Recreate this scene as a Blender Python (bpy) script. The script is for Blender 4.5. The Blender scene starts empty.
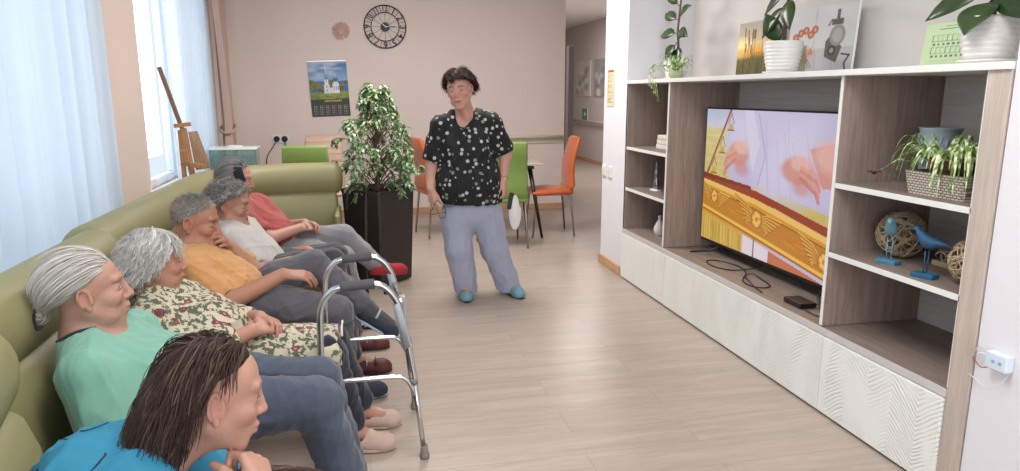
import bpy, math, random
import numpy as np
from mathutils import Vector, Matrix
# ------------------------------------------------------------------ camera, world, lights, exposure
SC = bpy.context.scene
COL = SC.collection
CH, FP, PITCH, YAW = 1.42, 700.0, math.radians(11.4), math.radians(12.3)
cd = bpy.data.cameras.new('camera'); cam = bpy.data.objects.new('camera', cd); COL.objects.link(cam)
cam.location = (0, 0, CH); cam.rotation_euler = (math.pi/2-PITCH, 0, -YAW)
cd.sensor_width = 36; cd.lens = 36*FP/1020; cd.clip_start = .02
SC.camera = cam
SC.view_settings.view_transform = 'Standard'; SC.view_settings.look = 'None'
SC.view_settings.gamma = 1; SC.view_settings.use_curve_mapping = False
SC.view_settings.exposure = 0.0
wd = bpy.data.worlds.new('sky'); SC.world = wd; wd.use_nodes = True
bg = wd.node_tree.nodes['Background']; bg.inputs[0].default_value = (.86, .93, 1, 1); bg.inputs[1].default_value = 1.0
def area(name, loc, rot, sx, sy, power, color=(1, 1, 1)):
    l = bpy.data.lights.new(name, 'AREA'); l.shape = 'RECTANGLE'; l.size = sx; l.size_y = sy; l.energy = power; l.color = color
    o = bpy.data.objects.new(name, l); COL.objects.link(o); o.location = loc; o.rotation_euler = rot; return o
area('daylight_window', (-1.85, 2.3, 1.75), (0, -math.pi/2, 0), 1.9, 4.6, 66, (.93, .96, 1))
area('daylight_window', (-1.85, 6.5, 1.8), (0, -math.pi/2, 0), 1.9, 1.8, 24, (.93, .96, 1))
area('ceiling_fill', (.55, 1.6, 2.86), (0, 0, 0), 1.2, 1.2, 50, (1, .95, .9))  # this and the next: unseen fill lights added under the ceiling for ambient light
area('ceiling_fill', (.6, 5.4, 2.86), (0, 0, 0), 1.2, 1.2, 88, (1, .93, .88))
area('corridor_fill', (3.6, 11.5, 2.86), (0, 0, 0), .8, 3, 75, (1, .95, .92))  # unseen fill light added to brighten the corridor
# the room goes on behind the camera to another big window
area('daylight_window', (.3, -2.7, 1.6), (math.pi/2, 0, 0), 3.4, 2.0, 105, (.95, .97, 1))

def at(u, v, Y):       # world point on the plane y = Y that the photograph shows at (u, v)
    x = (u-510)/FP; y = -(v-235.5)/FP
    sy, cy, sp, cp = math.sin(YAW), math.cos(YAW), math.sin(PITCH), math.cos(PITCH)
    r = Vector((sy*cp + x*cy + y*sy*sp, cy*cp - x*sy + y*cy*sp, -sp + y*cp))
    return Vector((0, 0, CH)) + r*(Y/r.y)
def atx(u, v, X):
    x = (u-510)/FP; y = -(v-235.5)/FP
    sy, cy, sp, cp = math.sin(YAW), math.cos(YAW), math.sin(PITCH), math.cos(PITCH)
    r = Vector((sy*cp + x*cy + y*sy*sp, cy*cp - x*sy + y*cy*sp, -sp + y*cp))
    return Vector((0, 0, CH)) + r*(X/r.x)

# ------------------------------------------------------------------ materials
def srgb(c):
    if isinstance(c, str): c = tuple(int(c[i:i+2], 16)/255 for i in (0, 2, 4))
    return tuple(x/12.92 if x <= .04045 else ((x+.055)/1.055)**2.4 for x in c)
class NT:
    def __init__(s, name):
        s.m = bpy.data.materials.new(name); s.m.use_nodes = True; s.t = s.m.node_tree
        s.b = s.t.nodes['Principled BSDF']
    def n(s, kind, ins=None, **kw):
        nd = s.t.nodes.new('ShaderNode'+kind)
        for k, v in kw.items(): setattr(nd, k, v)
        for k, v in (ins or {}).items(): s.set(nd, k, v)
        return nd
    def set(s, nd, k, v):
        if isinstance(v, bpy.types.NodeSocket): s.t.links.new(v, nd.inputs[k])
        else: nd.inputs[k].default_value = v
    def L(s, a, b): s.t.links.new(a, b)
    def coord(s, scale=(1, 1, 1), rot=(0, 0, 0), which='Object'):
        tc = s.n('TexCoord'); mp = s.n('Mapping', {'Scale': scale, 'Rotation': rot}); s.L(tc.outputs[which], mp.inputs[0]); return mp.outputs[0]
    def noise(s, vec, scale, detail=3, rough=.5, dist=0):
        return s.n('TexNoise', {'Vector': vec, 'Scale': scale, 'Detail': detail, 'Roughness': rough, 'Distortion': dist}).outputs['Fac']
    def ramp(s, fac, stops, const=False):
        r = s.n('ValToRGB'); s.L(fac, r.inputs[0]); e = r.color_ramp.elements
        if const: r.color_ramp.interpolation = 'CONSTANT'
        while len(e) < len(stops): e.new(.5)
        for i, (p, c) in enumerate(stops): e[i].position = p; e[i].color = (*srgb(c), 1)
        return r.outputs[0]
    def mix(s, fac, a, b, mode='MIX'):
        nd = s.n('Mix', data_type='RGBA', blend_type=mode)
        for i, v in ((0, fac), (6, a), (7, b)):
            if isinstance(v, bpy.types.NodeSocket): s.L(v, nd.inputs[i])
            else: nd.inputs[i].default_value = v if i == 0 or len(v) == 4 else (*v, 1)
        return nd.outputs[2]
    def math(s, op, a, b=0.0, c=0.0):
        nd = s.n('Math', operation=op)
        for i, v in enumerate((a, b, c)):
            if isinstance(v, bpy.types.NodeSocket): s.L(v, nd.inputs[i])
            else: nd.inputs[i].default_value = v
        return nd.outputs[0]
    def bump(s, h, strength=.3, dist=.01):
        b = s.n('Bump', {'Height': h, 'Strength': strength, 'Distance': dist}); s.L(b.outputs[0], s.b.inputs['Normal'])
    def out(s, color=None, rough=.6, metal=0, **kw):
        if color is not None:
            if isinstance(color, bpy.types.NodeSocket): s.L(color, s.b.inputs['Base Color'])
            else: s.b.inputs['Base Color'].default_value = (*srgb(color), 1)
        s.b.inputs['Roughness'].default_value = rough; s.b.inputs['Metallic'].default_value = metal
        for k, v in kw.items(): s.set(s.b, k, v)
        return s.m
def plain(name, c, rough=.6, metal=0, vary=.06, scale=12, bump=0, **kw):
    s = NT(name); v = s.coord(); f = s.noise(v, scale, 4)
    a = srgb(c); col = s.mix(f, tuple(x*(1-vary) for x in a), tuple(min(1, x*(1+vary)) for x in a))
    if bump: s.bump(s.noise(v, scale*8, 3), bump, .003)
    return s.out(col, rough, metal, **kw)
def fabric(name, c, rough=.9, vary=.08, weave=500, bump=.25, folds=.0):
    s = NT(name); v = s.coord(); f = s.noise(v, 9, 5)
    a = srgb(c); col = s.mix(f, tuple(x*(1-vary) for x in a), tuple(min(1, x*(1+vary)) for x in a))
    h = s.noise(v, weave, 2)
    if folds: h = s.math('ADD', s.math('MULTIPLY', s.noise(v, 26, 3, .5, .8), folds), h)
    s.bump(h, bump, .004); return s.out(col, rough, **{'Sheen Weight': .2})
def wood(name, c1, c2, scale=(1, 1, 1), rough=.5, bump=.15, freq=1.0):
    s = NT(name); v = s.coord(scale); n1 = s.noise(v, 5*freq, 6, .6, .4); n2 = s.noise(v, 22*freq, 4, .6)
    f = s.math('ADD', s.math('MULTIPLY', n1, .65), s.math('MULTIPLY', n2, .35))
    col = s.ramp(f, [(.36, c1), (.64, c2)]); s.bump(n2, bump, .002); return s.out(col, rough)
def vcol(name, rough=.5, emit=0, **kw):
    s = NT(name); a = s.n('Attribute', attribute_name='Col')
    s.L(a.outputs[0], s.b.inputs['Base Color'])
    if emit:
        s.b.inputs['Base Color'].default_value = (.01, .01, .01, 1)
        for l in list(s.b.inputs['Base Color'].links): s.t.links.remove(l)
        s.L(a.outputs[0], s.b.inputs['Emission Color']); s.b.inputs['Emission Strength'].default_value = emit
    return s.out(None, rough, **kw)

# ------------------------------------------------------------------ mesh helpers
def worldloc(o):
    v = Vector((0, 0, 0))
    while o is not None: v += o.location; o = o.parent
    return v
def tag(o, label=None, cat=None, group=None, kind=None):
    if label: o['label'] = label
    if cat: o['category'] = cat
    if group: o['group'] = group
    if kind: o['kind'] = kind
    return o
def thing(name, label, cat, loc, group=None):
    o = bpy.data.objects.new(name, None); COL.objects.link(o); o.location = loc; o.empty_display_size = .05
    return tag(o, label, cat, group)
class MB:
    def __init__(s): s.v = []; s.f = []
    def add(s, vs, fs):
        b = len(s.v); s.v += [tuple(p) for p in vs]; s.f += [tuple(b+i for i in f) for f in fs]; return s
    def box(s, c, d, R=None):
        c = Vector(c); vs = []
        for k in range(8):
            p = Vector(((k & 1)-.5, (k >> 1 & 1)-.5, (k >> 2 & 1)-.5)); p = Vector((p.x*d[0], p.y*d[1], p.z*d[2]))
            if R is not None: p = R @ p
            vs.append(c+p)
        return s.add(vs, [(0, 2, 3, 1), (4, 5, 7, 6), (0, 1, 5, 4), (2, 6, 7, 3), (0, 4, 6, 2), (1, 3, 7, 5)])
    def bb(s, lo, hi): return s.box([(a+b)/2 for a, b in zip(lo, hi)], [abs(b-a) for a, b in zip(lo, hi)])
    def bar(s, a, b, w, h, up=(0, 0, 1)):
        a = Vector(a); b = Vector(b); x = (b-a); L = x.length; x.normalize(); u = Vector(up)
        if abs(x.dot(u)) > .98: u = Vector((1, 0, 0))
        y = u.cross(x).normalized(); z = x.cross(y); return s.box((a+b)/2, (L, w, h), Matrix((x, y, z)).transposed())
    def tube(s, pts, r, n=8, cap=True, flat=None, closed=False):
        pts = [Vector(p) for p in pts]; N = len(pts); rs = r if hasattr(r, '__len__') else [r]*N; rings = []; prev = None
        for i, p in enumerate(pts):
            if closed: t = pts[(i+1) % N]-pts[i-1]
            else: t = pts[min(i+1, N-1)]-pts[max(i-1, 0)]
            if t.length < 1e-9: t = Vector((0, 0, 1))
            t.normalize()
            if prev is None:
                a = Vector((0, 0, 1)) if abs(t.z) < .9 else Vector((1, 0, 0))
                x = (a - t*a.dot(t)).normalized()
            else:
                x = prev - t*prev.dot(t); x = x.normalized() if x.length > 1e-6 else prev
            prev = x; y = t.cross(x); fl = flat if flat else 1
            rings.append([p + x*(math.cos(2*math.pi*k/n)*rs[i]) + y*(math.sin(2*math.pi*k/n)*rs[i]*fl) for k in range(n)])
        vs = [q for R_ in rings for q in R_]; fs = []
        M = N if closed else N-1
        for i in range(M):
            for k in range(n):
                a = i*n+k; b = i*n+(k+1) % n; j = (i+1) % N
                fs.append((a, b, j*n+(k+1) % n, j*n+k))
        if cap and not closed: fs += [tuple(range(n-1, -1, -1)), tuple((N-1)*n+k for k in range(n))]
        return s.add(vs, fs)
    def cyl(s, a, b, r1, r2=None, n=16): return s.tube([a, b], [r1, r1 if r2 is None else r2], n)
    def lathe(s, prof, c=(0, 0, 0), n=28, sx=1, sy=1):
        c = Vector(c); vs = []; fs = []; N = len(prof)
        for r, z in prof:
            for k in range(n): a = 2*math.pi*k/n; vs.append(c+Vector((r*math.cos(a)*sx, r*math.sin(a)*sy, z)))
        for i in range(N-1):
            for k in range(n): fs.append((i*n+k, i*n+(k+1) % n, (i+1)*n+(k+1) % n, (i+1)*n+k))
        if prof[0][0] > 1e-5: fs.append(tuple(range(n-1, -1, -1)))
        if prof[-1][0] > 1e-5: fs.append(tuple((N-1)*n+k for k in range(n)))
        return s.add(vs, fs)
    def ball(s, c, r, n=14, R=None):
        r = (r, r, r) if not hasattr(r, '__len__') else r; c = Vector(c); vs = []; fs = []
        for i in range(n+1):
            th = math.pi*i/n
            for k in range(2*n):
                ph = math.pi*k/n; p = Vector((math.sin(th)*math.cos(ph)*r[0], math.sin(th)*math.sin(ph)*r[1], -math.cos(th)*r[2]))
                vs.append(c+(R @ p if R is not None else p))
        for i in range(n):
            for k in range(2*n): fs.append((i*2*n+k, i*2*n+(k+1) % (2*n), (i+1)*2*n+(k+1) % (2*n), (i+1)*2*n+k))
        return s.add(vs, fs)
    def loft(s, rings, cap=True, closed=True):
        n = len(rings[0]); vs = [p for r in rings for p in r]; fs = []
        for i in range(len(rings)-1):
            for k in range(n if closed else n-1): fs.append((i*n+k, i*n+(k+1) % n, (i+1)*n+(k+1) % n, (i+1)*n+k))
        if cap: fs += [tuple(range(n-1, -1, -1)), tuple((len(rings)-1)*n+k for k in range(n))]
        return s.add(vs, fs)
    def build(s, name, m, parent=None, bevel=0, smooth=False, kind=None, loc=None, seg=2):
        v = np.array([tuple(p) for p in s.v], dtype=float); return mesh(name, v, s.f, m, parent, bevel, smooth, kind, loc, seg)
def mesh(name, v, f, m, parent=None, bevel=0, smooth=False, kind=None, loc=None, seg=2, col=None):
    base = worldloc(parent) if parent is not None else Vector((0, 0, 0))
    if parent is None:
        if loc is None: loc = ((v[:, 0].min()+v[:, 0].max())/2, (v[:, 1].min()+v[:, 1].max())/2, v[:, 2].min()) if kind != 'structure' else (0, 0, 0)
        base = Vector(loc)
    v = v - np.array(base)
    me = bpy.data.meshes.new(name); o = bpy.data.objects.new(name, me)
    if isinstance(f, np.ndarray) and len(f):
        me.vertices.add(len(v)); me.vertices.foreach_set('co', v.astype(np.float32).ravel())
        k = f.shape[1]; me.loops.add(f.size); me.loops.foreach_set('vertex_index', f.astype(np.int32).ravel())
        me.polygons.add(len(f)); me.polygons.foreach_set('loop_start', np.arange(0, f.size, k, dtype=np.int32)); me.update(calc_edges=True)
    else:
        me.from_pydata([tuple(p) for p in v], [], f); me.update()
        import bmesh
        bm = bmesh.new(); bm.from_mesh(me); bmesh.ops.recalc_face_normals(bm, faces=bm.faces); bm.to_mesh(me); bm.free()
    COL.objects.link(o)
    if m: me.materials.append(m)
    if col is not None:
        a = me.color_attributes.new('Col', 'FLOAT_COLOR', 'POINT'); c4 = np.ones((len(v), 4), np.float32); c4[:, :3] = col; a.data.foreach_set('color', c4.ravel())
    if smooth: me.shade_smooth()
    if bevel:
        b = o.modifiers.new('bevel', 'BEVEL'); b.width = bevel; b.segments = seg; b.limit_method = 'ANGLE'; b.angle_limit = math.radians(35)
        me.shade_smooth(); w = o.modifiers.new('wn', 'WEIGHTED_NORMAL'); w.keep_sharp = True
    if parent is not None: o.parent = parent
    else: o.location = base
    if kind: o['kind'] = kind
    return o
def struct(name, mb, m, **kw): return mb.build(name, m, None, kind='structure', **kw)
def copy_tree(o, parent=None, shift=None):
    c = o.copy(); COL.objects.link(c); c.parent = parent
    for ch in [x for x in COL.objects if x.parent == o]: copy_tree(ch, c)
    return c
# painted flat pictures: a numpy canvas becomes a fine grid with colours of its own
class Canvas:
    def __init__(s, w, h, c): s.w, s.h = w, h; s.a = np.zeros((h, w, 3)); s.a[:] = srgb(c); s.Y, s.X = np.mgrid[0:h, 0:w]; s.X = (s.X+.5)/w; s.Y = (s.Y+.5)/h
    def put(s, m, c, al=1.0):
        m = np.clip(m, 0, 1)[..., None]*al; s.a[:] = s.a*(1-m)+np.array(srgb(c))*m
    def rect(s, x0, y0, x1, y1, c, al=1): s.put(((s.X > x0) & (s.X < x1) & (s.Y > y0) & (s.Y < y1)).astype(float), c, al)
    def grad(s, y0, y1, c0, c1):
        t = np.clip((s.Y-y0)/(y1-y0), 0, 1)[..., None]; m = ((s.Y >= y0) & (s.Y <= y1))[..., None]
        s.a[:] = np.where(m, np.array(srgb(c0))*(1-t)+np.array(srgb(c1))*t, s.a)
    def ell(s, cx, cy, rx, ry, c, al=1, soft=.15, rot=0):
        x = s.X-cx; y = s.Y-cy; asp = s.w/s.h; x = x*asp; rx = rx*asp; cr, sr = math.cos(rot), math.sin(rot)
        u = (x*cr+y*sr)/rx; v = (-x*sr+y*cr)/ry; d = np.sqrt(u*u+v*v); s.put((1-d)/soft+.5, c, al)
    def line(s, pts, w, c, al=1):
        asp = s.w/s.h
        for (x0, y0), (x1, y1) in zip(pts, pts[1:]):
            ax, bx = x0*asp, x1*asp; X = s.X*asp; dx, dy = bx-ax, y1-y0; L = dx*dx+dy*dy+1e-9
            t = np.clip(((X-ax)*dx+(s.Y-y0)*dy)/L, 0, 1); d = np.hypot(X-ax-t*dx, s.Y-y0-t*dy); s.put((w-d)/(.5/s.h)+.5, c, al)
    def poly(s, pts, c, al=1):
        m = np.zeros_like(s.X, bool); n = len(pts)
        for i in range(n):
            x0, y0 = pts[i]; x1, y1 = pts[(i+1) % n]
            if y0 == y1: continue
            m ^= ((y0 > s.Y) != (y1 > s.Y)) & (s.X < (x1-x0)*(s.Y-y0)/(y1-y0)+x0)
        s.put(m.astype(float), c, al)
    def grain(s, amp, seed=0):
        s.a *= 1+amp*(np.random.RandomState(seed).rand(s.h, s.w, 1)-.5)
    def build(s, name, m, tl, tr, bl, parent=None, kind=None):
        tl, tr, bl = (np.array(p, float) for p in (tl, tr, bl)); W, H = s.w, s.h
        gx, gy = np.meshgrid(np.arange(W+1)/W, np.arange(H+1)/H); P = tl+gx[..., None]*(tr-tl)+gy[..., None]*(bl-tl)
        pad = np.pad(s.a, ((0, 1), (0, 1), (0, 0)), 'edge'); i = np.arange(W*H); r, c = i//W, i % W; q = r*(W+1)+c
        F = np.stack([q, q+W+1, q+W+2, q+1], 1)
        return mesh(name, P.reshape(-1, 3), F, m, parent, kind=kind, col=pad.reshape(-1, 3))
# ------------------------------------------------------------------ the room
def wallmat(name, c, bump=.08):
    s = NT(name); v = s.coord(); a = srgb(c); f = s.noise(v, 1.2, 3)
    s.bump(s.noise(v, 160, 3), bump, .002); return s.out(s.mix(f, tuple(x*.97 for x in a), tuple(x*1.03 for x in a)), .85)
W_PEACH = wallmat('peach_wall_paint', 'e8dad3'); W_LEFT = wallmat('beige_wall_paint', 'd2c2ba'); W_WHITE = wallmat('white_wall_paint', 'e3e2e8')
W_GREY = wallmat('grey_white_paint', 'd4d0cd'); W_CORR = wallmat('corridor_paint', 'd0c7c4'); W_CEIL = wallmat('ceiling_paint', 'eeeeec')
def floor_mat():
    s = NT('laminate_floor'); v = s.coord()
    br = s.n('TexBrick', {'Vector': v, 'Scale': 1, 'Mortar Size': .0012, 'Brick Width': 1.35, 'Row Height': .19, 'Color1': (0.35, .35, .35, 1), 'Color2': (.65, .65, .65, 1), 'Mortar': (0, 0, 0, 1), 'Mortar Smooth': 0.1, 'Bias': 0}); br.offset = .37
    v2 = s.n('Mapping', {'Scale': (1.1, 11, 1)}); s.L(v, v2.inputs[0])
    off = s.n('VectorMath', operation='ADD'); s.L(v2.outputs[0], off.inputs[0]); sc = s.n('VectorMath', operation='SCALE', ins={'Scale': 40.0}); s.L(br.outputs['Color'], sc.inputs[0]); s.L(sc.outputs[0], off.inputs[1])
    g1 = s.noise(off.outputs[0], 1.3, 6, .6, .6); g2 = s.noise(off.outputs[0], 6, 5, .65, .3)
    f = s.math('ADD', s.math('MULTIPLY', g1, .6), s.math('MULTIPLY', g2, .4))
    col = s.ramp(f, [(.30, '9b8d82'), (.5, 'ad9f94'), (.70, 'bfb2a6')])
    col = s.mix(s.math('MULTIPLY', br.outputs['Color'], .22), col, srgb('9c8f88'), 'MIX')
    col = s.mix(s.math('MULTIPLY', br.outputs['Fac'], .55), col, srgb('6d605b'))
    s.bump(g2, .06, .002); return s.out(col, .3, **{'Specular IOR Level': .5})
FLOOR = floor_mat()
TANWOOD = wood('tan_skirting', 'b98f68', 'cfa781', (1, 1, 6))
WHITE = plain('white_lacquer', 'e6e8e6', .4, vary=.02); PVC = plain('window_plastic', 'eef1f5', .35, vary=.02)
struct('floor', MB().bb((-1.7, -3.2, -.1), (5.1, 17.2, 0)), FLOOR)
struct('ceiling', MB().bb((-1.7, -3.2, 2.9), (5.1, 17.2, 3.0)), W_CEIL)
struct('wall_back', MB().bb((-1.7, 8.45, 0), (2.53, 8.65, 2.9)), W_PEACH)
lw = MB()
for a in [((-1.7, -3.2, 0), (-1.5, 8.45, .72)), ((-1.7, -3.2, 2.68), (-1.5, 8.45, 2.9)), ((-1.7, -3.2, .72), (-1.5, -.6, 2.68)), ((-1.7, 4.30, .72), (-1.5, 5.62, 2.68)), ((-1.7, 7.35, .72), (-1.5, 8.45, 2.68))]: lw.bb(*a)
struct('wall_left', lw, W_LEFT)
struct('wall_right', MB().bb((2.02, -3.2, 0), (2.6, 1.855, 2.9)).bb((2.02, 5.105, 0), (2.6, 5.6, 2.9)), W_WHITE)
struct('wall_niche', MB().bb((2.545, 1.855, 0), (2.6, 5.105, 2.9)), W_GREY)
struct('wall_corridor', MB().bb((4.87, 5.4, 0), (5.05, 17, 2.9)).bb((2.6, 5.4, 0), (4.87, 5.6, 2.9)), W_CORR)
struct('wall_corridor_end', MB().bb((2.33, 16.6, 0), (4.87, 16.8, 2.9)).bb((2.33, 8.65, 0), (2.53, 16.6, 2.9)), W_CORR)
nw = MB()
for a in [((-1.5, -3.2, 0), (2.02, -3.0, .6)), ((-1.5, -3.2, 2.6), (2.02, -3.0, 2.9)), ((-1.5, -3.2, .6), (-1.4, -3, 2.6)), ((1.9, -3.2, .6), (2.02, -3, 2.6))]: nw.bb(*a)
struct('wall_near', nw, W_LEFT)
struct('baseboard_right', MB().bb((2.003, 5.105, 0), (2.02, 5.617, .075)).bb((2.003, 5.6, 0), (2.6, 5.617, .075)), TANWOOD, bevel=.004)
struct('baseboard_back', MB().bb((-1.5, 8.433, 0), (2.547, 8.45, .075)).bb((2.53, 8.45, 0), (2.547, 16.6, .075)), TANWOOD, bevel=.004)
struct('baseboard_corridor', MB().bb((4.853, 5.6, 0), (4.87, 16.6, .075)), TANWOOD, bevel=.004)
struct('trim_1', MB().bb((2.2, 5.75, 2.45), (4.87, 6.0, 2.9)), W_CORR)
struct('trim_2', MB().bb((3.02, 9.9, 0), (3.10, 10.02, 2.1)), plain('grey_door_frame', '8f8b92', .5), bevel=.004)
# handrails: cream board with a rounded rail on brackets
RAIL = plain('cream_rail', 'd9cfc0', .45)
def handrail(name, a, b, nrm, label, brackets):
    t = thing(name, label, 'handrail', (Vector(a)+Vector(b))/2); a = Vector(a); b = Vector(b); n = Vector(nrm)
    MB().bar(a+n*.012, b+n*.012, .02, .10).build('backing_board', RAIL, t, bevel=.004)
    MB().tube([a+n*.07+Vector((0, 0, .03)), b+n*.07+Vector((0, 0, .03))], .02, 12).build('rail', RAIL, t, smooth=True)
    for k in brackets:
        p = a+(b-a)*k; MB().tube([p+n*.02, p+n*.07+Vector((0, 0, .012))], .009, 8).build('bracket', RAIL, t, smooth=True)
handrail('handrail', (1.55, 8.45, .88), (2.5, 8.45, .88), (0, -1, 0), 'cream handrail on the peach back wall behind the orange chair', (.1, .5, .9))
handrail('handrail', (4.87, 9, .83), (4.87, 16.3, .83), (-1, 0, 0), 'long cream handrail on the corridor wall beyond the doorway', (.1, .3, .5, .7, .9))
# windows: white frame, mullions, sill, glass
GLASS = NT('window_glass').out('f4f9ff', .02, **{'Transmission Weight': 1.0, 'IOR': 1.02})
def window(i, y0, y1, z0, z1, mull, x=-1.56):
    f = MB(); w = .06
    for a in [((x-.03, y0, z0), (x+.03, y1, z0+w)), ((x-.03, y0, z1-w), (x+.03, y1, z1)), ((x-.03, y0, z0), (x+.03, y0+w, z1)), ((x-.03, y1-w, z0), (x+.03, y1, z1))]: f.bb(*a)
    for m in mull: f.bb((x-.03, m-.045, z0+w), (x+.03, m+.045, z1-w))
    fr = struct('window_%d' % i, f, PVC, bevel=.006)
    MB().bb((x-.005, y0+w, z0+w), (x+.005, y1-w, z1-w)).build('pane', GLASS, fr)
    MB().bb((-1.53, y0-.05, z0-.03), (-1.30, y1+.05, z0)).build('window_sill', PVC, fr, bevel=.006)
window(1, -.6, 4.30, .72, 2.68, (1.2, 3.0)); window(2, 5.62, 7.35, .72, 2.68, (6.5,))
fr = MB()
for a in [((-1.4, -3.12, .6), (1.9, -3.06, .66)), ((-1.4, -3.12, 2.54), (1.9, -3.06, 2.6)), ((-1.4, -3.12, .66), (-1.34, -3.06, 2.54)), ((1.84, -3.12, .66), (1.9, -3.06, 2.54)), ((.2, -3.12, .66), (.3, -3.06, 2.54))]: fr.bb(*a)
struct('window_3', fr, PVC, bevel=.006)
# curtains
def sheer_mat(name, c, tr=.25):
    s = NT(name); v = s.coord((1, 1, .02)); s.bump(s.noise(v, 60, 2), .2, .004); s.out(c, .9)
    t = s.t; o = t.nodes['Material Output']; tl = s.n('BsdfTranslucent', {'Color': (*srgb(c), 1)}); tp = s.n('BsdfTransparent')
    m1 = s.n('MixShader', {0: .45}); s.L(s.b.outputs[0], m1.inputs[1]); s.L(tl.outputs[0], m1.inputs[2])
    m2 = s.n('MixShader', {0: tr}); s.L(m1.outputs[0], m2.inputs[1]); s.L(tp.outputs[0], m2.inputs[2]); s.L(m2.outputs[0], o.inputs[0]); return s.m
SHEER = sheer_mat('white_sheer', 'dde6ee', .08); SHEER2 = sheer_mat('thin_sheer', 'e4ecf2', .3)
def drape(path, top, bot, amp, freq, seed, thick=.003, squeeze=None, n=260, nz=26):
    R = random.Random(seed); ph = [R.random()*6.3 for _ in range(4)]; vs = []; fs = []
    for j in range(nz+1):
        t = j/nz; z = top+(bot-top)*t
        for i in range(n+1):
            u = i/n
            uu = u
            if squeeze: c0, w0 = squeeze(t); uu = c0+(u-.5)*w0+.0
            L = len(path)-1; k = min(int(uu*L), L-1) if uu > 0 else 0; fr_ = uu*L-k
            p = Vector(path[k]).lerp(Vector(path[k+1]), fr_); d = (Vector(path[k+1])-Vector(path[k])).normalized(); nn = Vector((-d.y, d.x))
            w = math.sin(freq*u*6.283+ph[0]+.9*math.sin(u*9+ph[1]))+.35*math.sin(freq*2.3*u*6.283+ph[2]+t*1.1)+.3*math.sin(freq*.37*u*6.283+ph[3]+t)
            q = p+nn*w*amp*(.65+.45*t); vs.append((q.x, q.y, z))
    for j in range(nz):
        for i in range(n): a = j*(n+1)+i; fs.append((a, a+1, a+n+2, a+n+1))
    m = MB(); m.v = vs; m.f = fs; return m
def finish_drape(mb, name, mat, label, cat='curtain', group=None):
    o = mb.build(name, mat, smooth=True); s = o.modifiers.new('thick', 'SOLIDIFY'); s.thickness = .0015; return tag(o, label, cat, group)
finish_drape(drape([(-1.33, .2), (-1.34, 2.4), (-1.35, 4.40)], 2.85, .03, .030, 17, 3, n=520), 'sheer_curtain', SHEER, 'long white sheer curtain over the big window beside the sofa')
finish_drape(drape([(-1.37, 5.93), (-1.37, 6.24)], 2.85, .03, .018, 3, 5, n=60), 'sheer_curtain', SHEER2, 'narrow thin sheer strip hanging left of the easel before bare glass')
finish_drape(drape([(-1.36, 6.28), (-1.36, 7.50)], 2.85, .03, .022, 11, 8), 'sheer_curtain', SHEER, 'white sheer curtain behind the easel at the far window')
DRAPE = fabric('dusty_pink_drape', 'bfa49a', .85, weave=300)
sq = lambda t: (.42+.10*min(1, t/.62)+(0 if t < .62 else -.06*(t-.62)), .86-.62*math.sin(min(1, t/.62)*math.pi/2) if t < .62 else .24+.55*(t-.62)/.38)
finish_drape(drape([(-1.27, 7.2), (-1.27, 8.15)], 2.85, .04, .035, 6, 11, squeeze=sq), 'drape_curtain', DRAPE, 'dusty pink drape tied in beside the far window corner')
tb = MB().tube([Vector((-1.27+.075*math.cos(a), 7.66+.13*math.sin(a), 1.08+.04*math.sin(a))) for a in np.linspace(0, 6.283, 25)[:-1]], .014, 8, closed=True)
tag(tb.build('curtain_tieback', fabric('tieback_cloth', 'c9a58a'), smooth=True), 'tan fabric tieback around the pink drape', 'tieback')
tag(MB().tube([(-1.34, .0, 2.87), (-1.34, 8.2, 2.87)], .012, 8).build('curtain_rail', WHITE), 'white ceiling rail that carries the window curtains', 'curtain rail')

# ------------------------------------------------------------------ wall unit with the television
OAK = wood('grey_oak_upright', '83726a', 'a59389', (9, 9, .55), .5); OAKH = wood('grey_oak_flat', '7b6e66', '988a81', (9, .6, 9), .45)
PALE = wood('pale_ash_grain', 'cfc8c2', 'e3ded8', (9, .55, 11), .5); ASH = wood('pale_ash_upright', 'b0a399', 'c9bcb2', (9, 9, .5), .5)
def door_mat():
    s = NT('embossed_white_door'); v = s.coord(); sep = s.n('SeparateXYZ'); s.L(v, sep.inputs[0]); y, z = sep.outputs[1], sep.outputs[2]
    tri = s.math('PINGPONG', y, .13)                       # wide zigzag columns of short slanted grooves
    n = s.noise(v, 5, 2); ph = s.math('ADD', s.math('ADD', z, s.math('MULTIPLY', tri, .8)), s.math('MULTIPLY', n, .07))
    w = s.math('SINE', s.math('MULTIPLY', ph, 165)); w = s.math('POWER', s.math('ABSOLUTE', w), .22)
    msk = s.noise(s.coord((1, 3.2, 1.2)), 3.2, 2); msk = s.n('MapRange', {'Value': msk, 'From Min': .36, 'From Max': .54}).outputs[0]
    s.bump(s.math('MULTIPLY', s.math('SUBTRACT', w, 1.0), msk), 1.0, .006); return s.out('eef1ec', .42)
DOORM = door_mat()
YR, YL, XF, XB = 1.86, 5.10, 2.02, 2.54
U = thing('wall_unit', 'long built-in television wall unit with grey oak shelves and white doors', 'wall unit', ((XF+XB)/2, 3.48, 0))
def part(name, lo, hi, m, bevel=.002, parent=None): return MB().bb(lo, hi).build(name, m, parent or U, bevel=bevel)
part('top_board', (2.0, YR-.0, 1.497), (2.543, YL, 1.522), WHITE)
part('end_panel', (XF, YL-.028, 0), (XB, YL, 1.497), OAK)
part('end_panel', (2.012, YR, 0), (XB, 1.945, 1.497), ASH)
part('divider', (XF+.004, 4.352, .392), (2.525, 4.375, 1.497), OAK)
part('divider', (XF+.004, 2.652, .392), (2.525, 2.675, 1.497), OAK)
for y in (4.3635, 2.6635, 5.092, 1.948): part('edge_strip', (XF, y-.008 if y < 5 else y-.012, .395), (XF+.006, y+.008, 1.497), WHITE, .001)
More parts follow.
